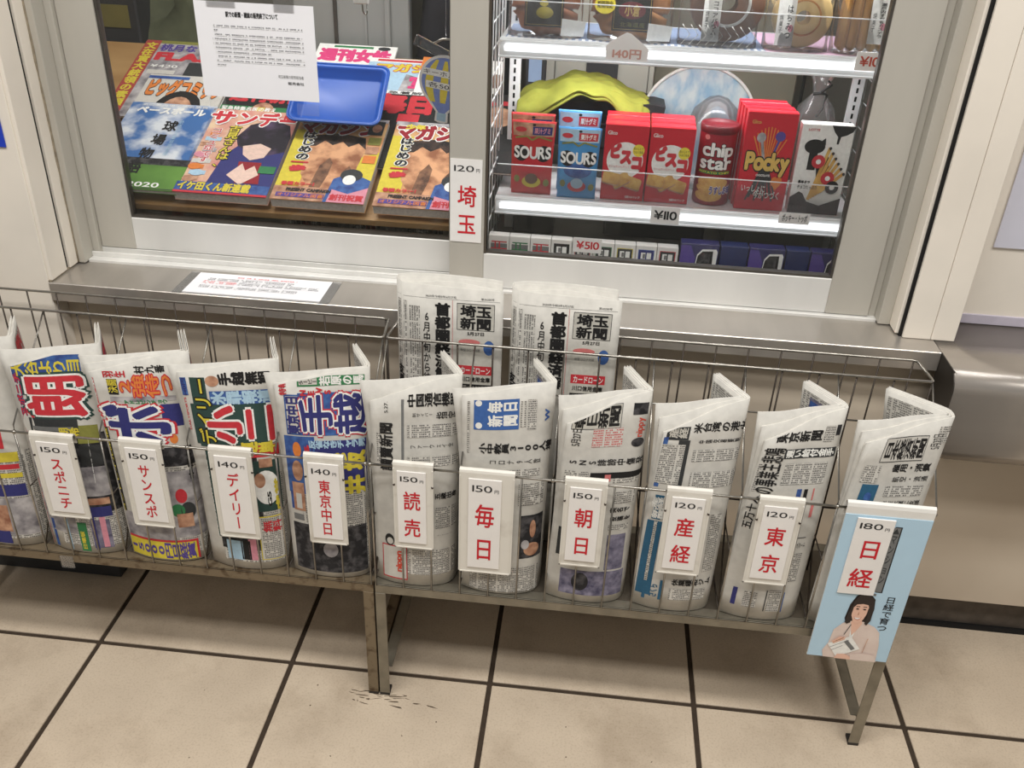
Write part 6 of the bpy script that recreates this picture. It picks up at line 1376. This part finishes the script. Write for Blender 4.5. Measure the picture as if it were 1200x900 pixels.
t = thing('pole', 'dark vertical pole behind the clear bag', 'pole', (1.365, .78, .73)); part(MB().tube([(1.345, .78, .729), (1.345, .78, 1.6)], .0035, BLACKG, 8), 'pole', t)
t = thing('appliance', 'dark appliance under the lower shelf, left one', 'appliance', (.80, .62, .73)); part(MB().box(.76, .845, .56, .70, .729, .82, KD, bev=.004), 'housing', t)
t = thing('appliance', 'dark appliance with a slot under the lower shelf, middle one', 'appliance', (1.04, .62, .73)); part(MB().box(.95, 1.16, .58, .74, .729, .815, KD, bev=.004), 'housing', t); part(MB().box(1.08, 1.085, .575, .58, .78, .80, ALU), 'switch', t)
t = thing('keypad_machine', 'pale grey keypad machine under the lower shelf at the right', 'appliance', (1.30, .62, .73)); part(MB().box(1.20, 1.40, .56, .70, .729, .805, mat('terminal_grey', (142, 140, 132), .5, var=.04), bev=.003), 'housing', t)
ky = MB()
for g in (0, 1):
    for k in range(12): ky.box(1.215+g*.10+(k % 6)*.012, 1.223+g*.10+(k % 6)*.012, .5590, .5602, .778+(k//6)*.010, .784+(k//6)*.010, KD)
part(ky, 'keys', t, kind='stuff')
# boxed train miniatures along the sill
TC = [('redink', 'black'), ('green', 'paper'), ('redink', 'paper'), ('dark', 'paper'), ('redink', 'dark'), ('green', 'dark'), ('yellow', 'dark'), ('photo_blue', 'navy'), ('redink', 'dark')]
TL = ['maroon-striped', 'green-striped', 'pink-striped', 'black', 'red-framed black', 'green-framed black', 'yellow-framed black', 'bright blue', 'dark red-framed']
bw = .0403
for k in range(9):
    x0 = .7300+k*bw; t = thing('train_box', 'small white box printed with a %s train front on the sill' % TL[k] if k != 8 else 'small white box with a brownish red train front, last before the blue boxes', 'box', (x0+bw/2, .4, .729), 'white train boxes on the sill')
    part(MB().box(x0+.0005, x0+bw-.0005, .3880, .4080, .7290, .7860, PLASTIC, bev=.0008), 'carton', t)
    P = Print(plane_map((x0, .3880, .7290), (1, 0, 0), (0, 0, 1), bw, .057), (bw, .057)); a, b_ = TC[k]
    if k < 3: P.rect('train_print', .12, .56, .90, .72, 'grey', 0); P.rect('train_print', .12, .50, .90, .56, a, 1); P.rect('train_print', .3, .5, .36, .78, a, 2); P.rect('train_print', .5, .5, .56, .78, a, 2); P.rect('train_print', .15, .76, .88, .80, a, 1)
    else: P.rect('train_print', .13, .42, .87, .86, a if k in (3, 7) else a, 0); P.rect('train_print', .16, .46, .84, .84, b_ if k != 3 else 'black', 1); P.rect('train_print', .26, .54, .47, .76, 'paperw', 2); P.rect('train_print', .53, .54, .74, .76, 'paperw', 2); P.rect('train_print', .35, .56, .46, .72, 'grey', 3)
    P.build(t)
VD = mat('indigo_print', (60, 56, 112), .3, scale=20, c2=(38, 40, 84)); 
for k, (x0, w_, lab) in enumerate(((1.0960, .0720, 'violet-blue train box with a black and white locomotive nose, leftmost of the blue boxes'), (1.1700, .0520, 'plain dark blue side of a train box, second of the blue boxes'), (1.2240, .0660, 'dark blue train box with a white-edged nose, middle of the blue boxes'), (1.2920, .0440, 'deep blue train box, fourth of the blue boxes'), (1.3380, .0700, 'dark blue train box at the right end by the frame'))):
    t = thing('train_box', ' '.join(lab.split()[:16]), 'box', (x0+w_/2, .4, .729), 'blue train boxes on the sill'); h = .060
    part(MB().box(x0+.0005, x0+w_-.0005, .3880, .4150, .7290, .729+h+.008, VD if k % 2 == 0 else mat('deep_blue_print', (30, 44, 96), .3, var=.1), bev=.0008), 'carton', t)
    if k % 2 == 0:
        P = Print(plane_map((x0, .3880, .7290), (1, 0, 0), (0, 0, 1), w_, h+.008), (w_, h)); P.poly('train_print', [(0, .95), (.25, .95), (.40, .60), (.36, .2), (0, .2)], 'violet', 0)
        P.poly('train_print', [(.40, .25), (.44, .70), (.56, .86), (.92, .88), (.96, .80), (.95, .25)], 'paperw', 1); P.poly('train_print', [(.42, .25), (.46, .66), (.57, .80), (.84, .82), (.86, .25)], 'black', 2); P.poly('train_print', [(.50, .45), (.54, .66), (.62, .74), (.78, .74), (.78, .45)], 'photo_dark', 3); P.build(t)
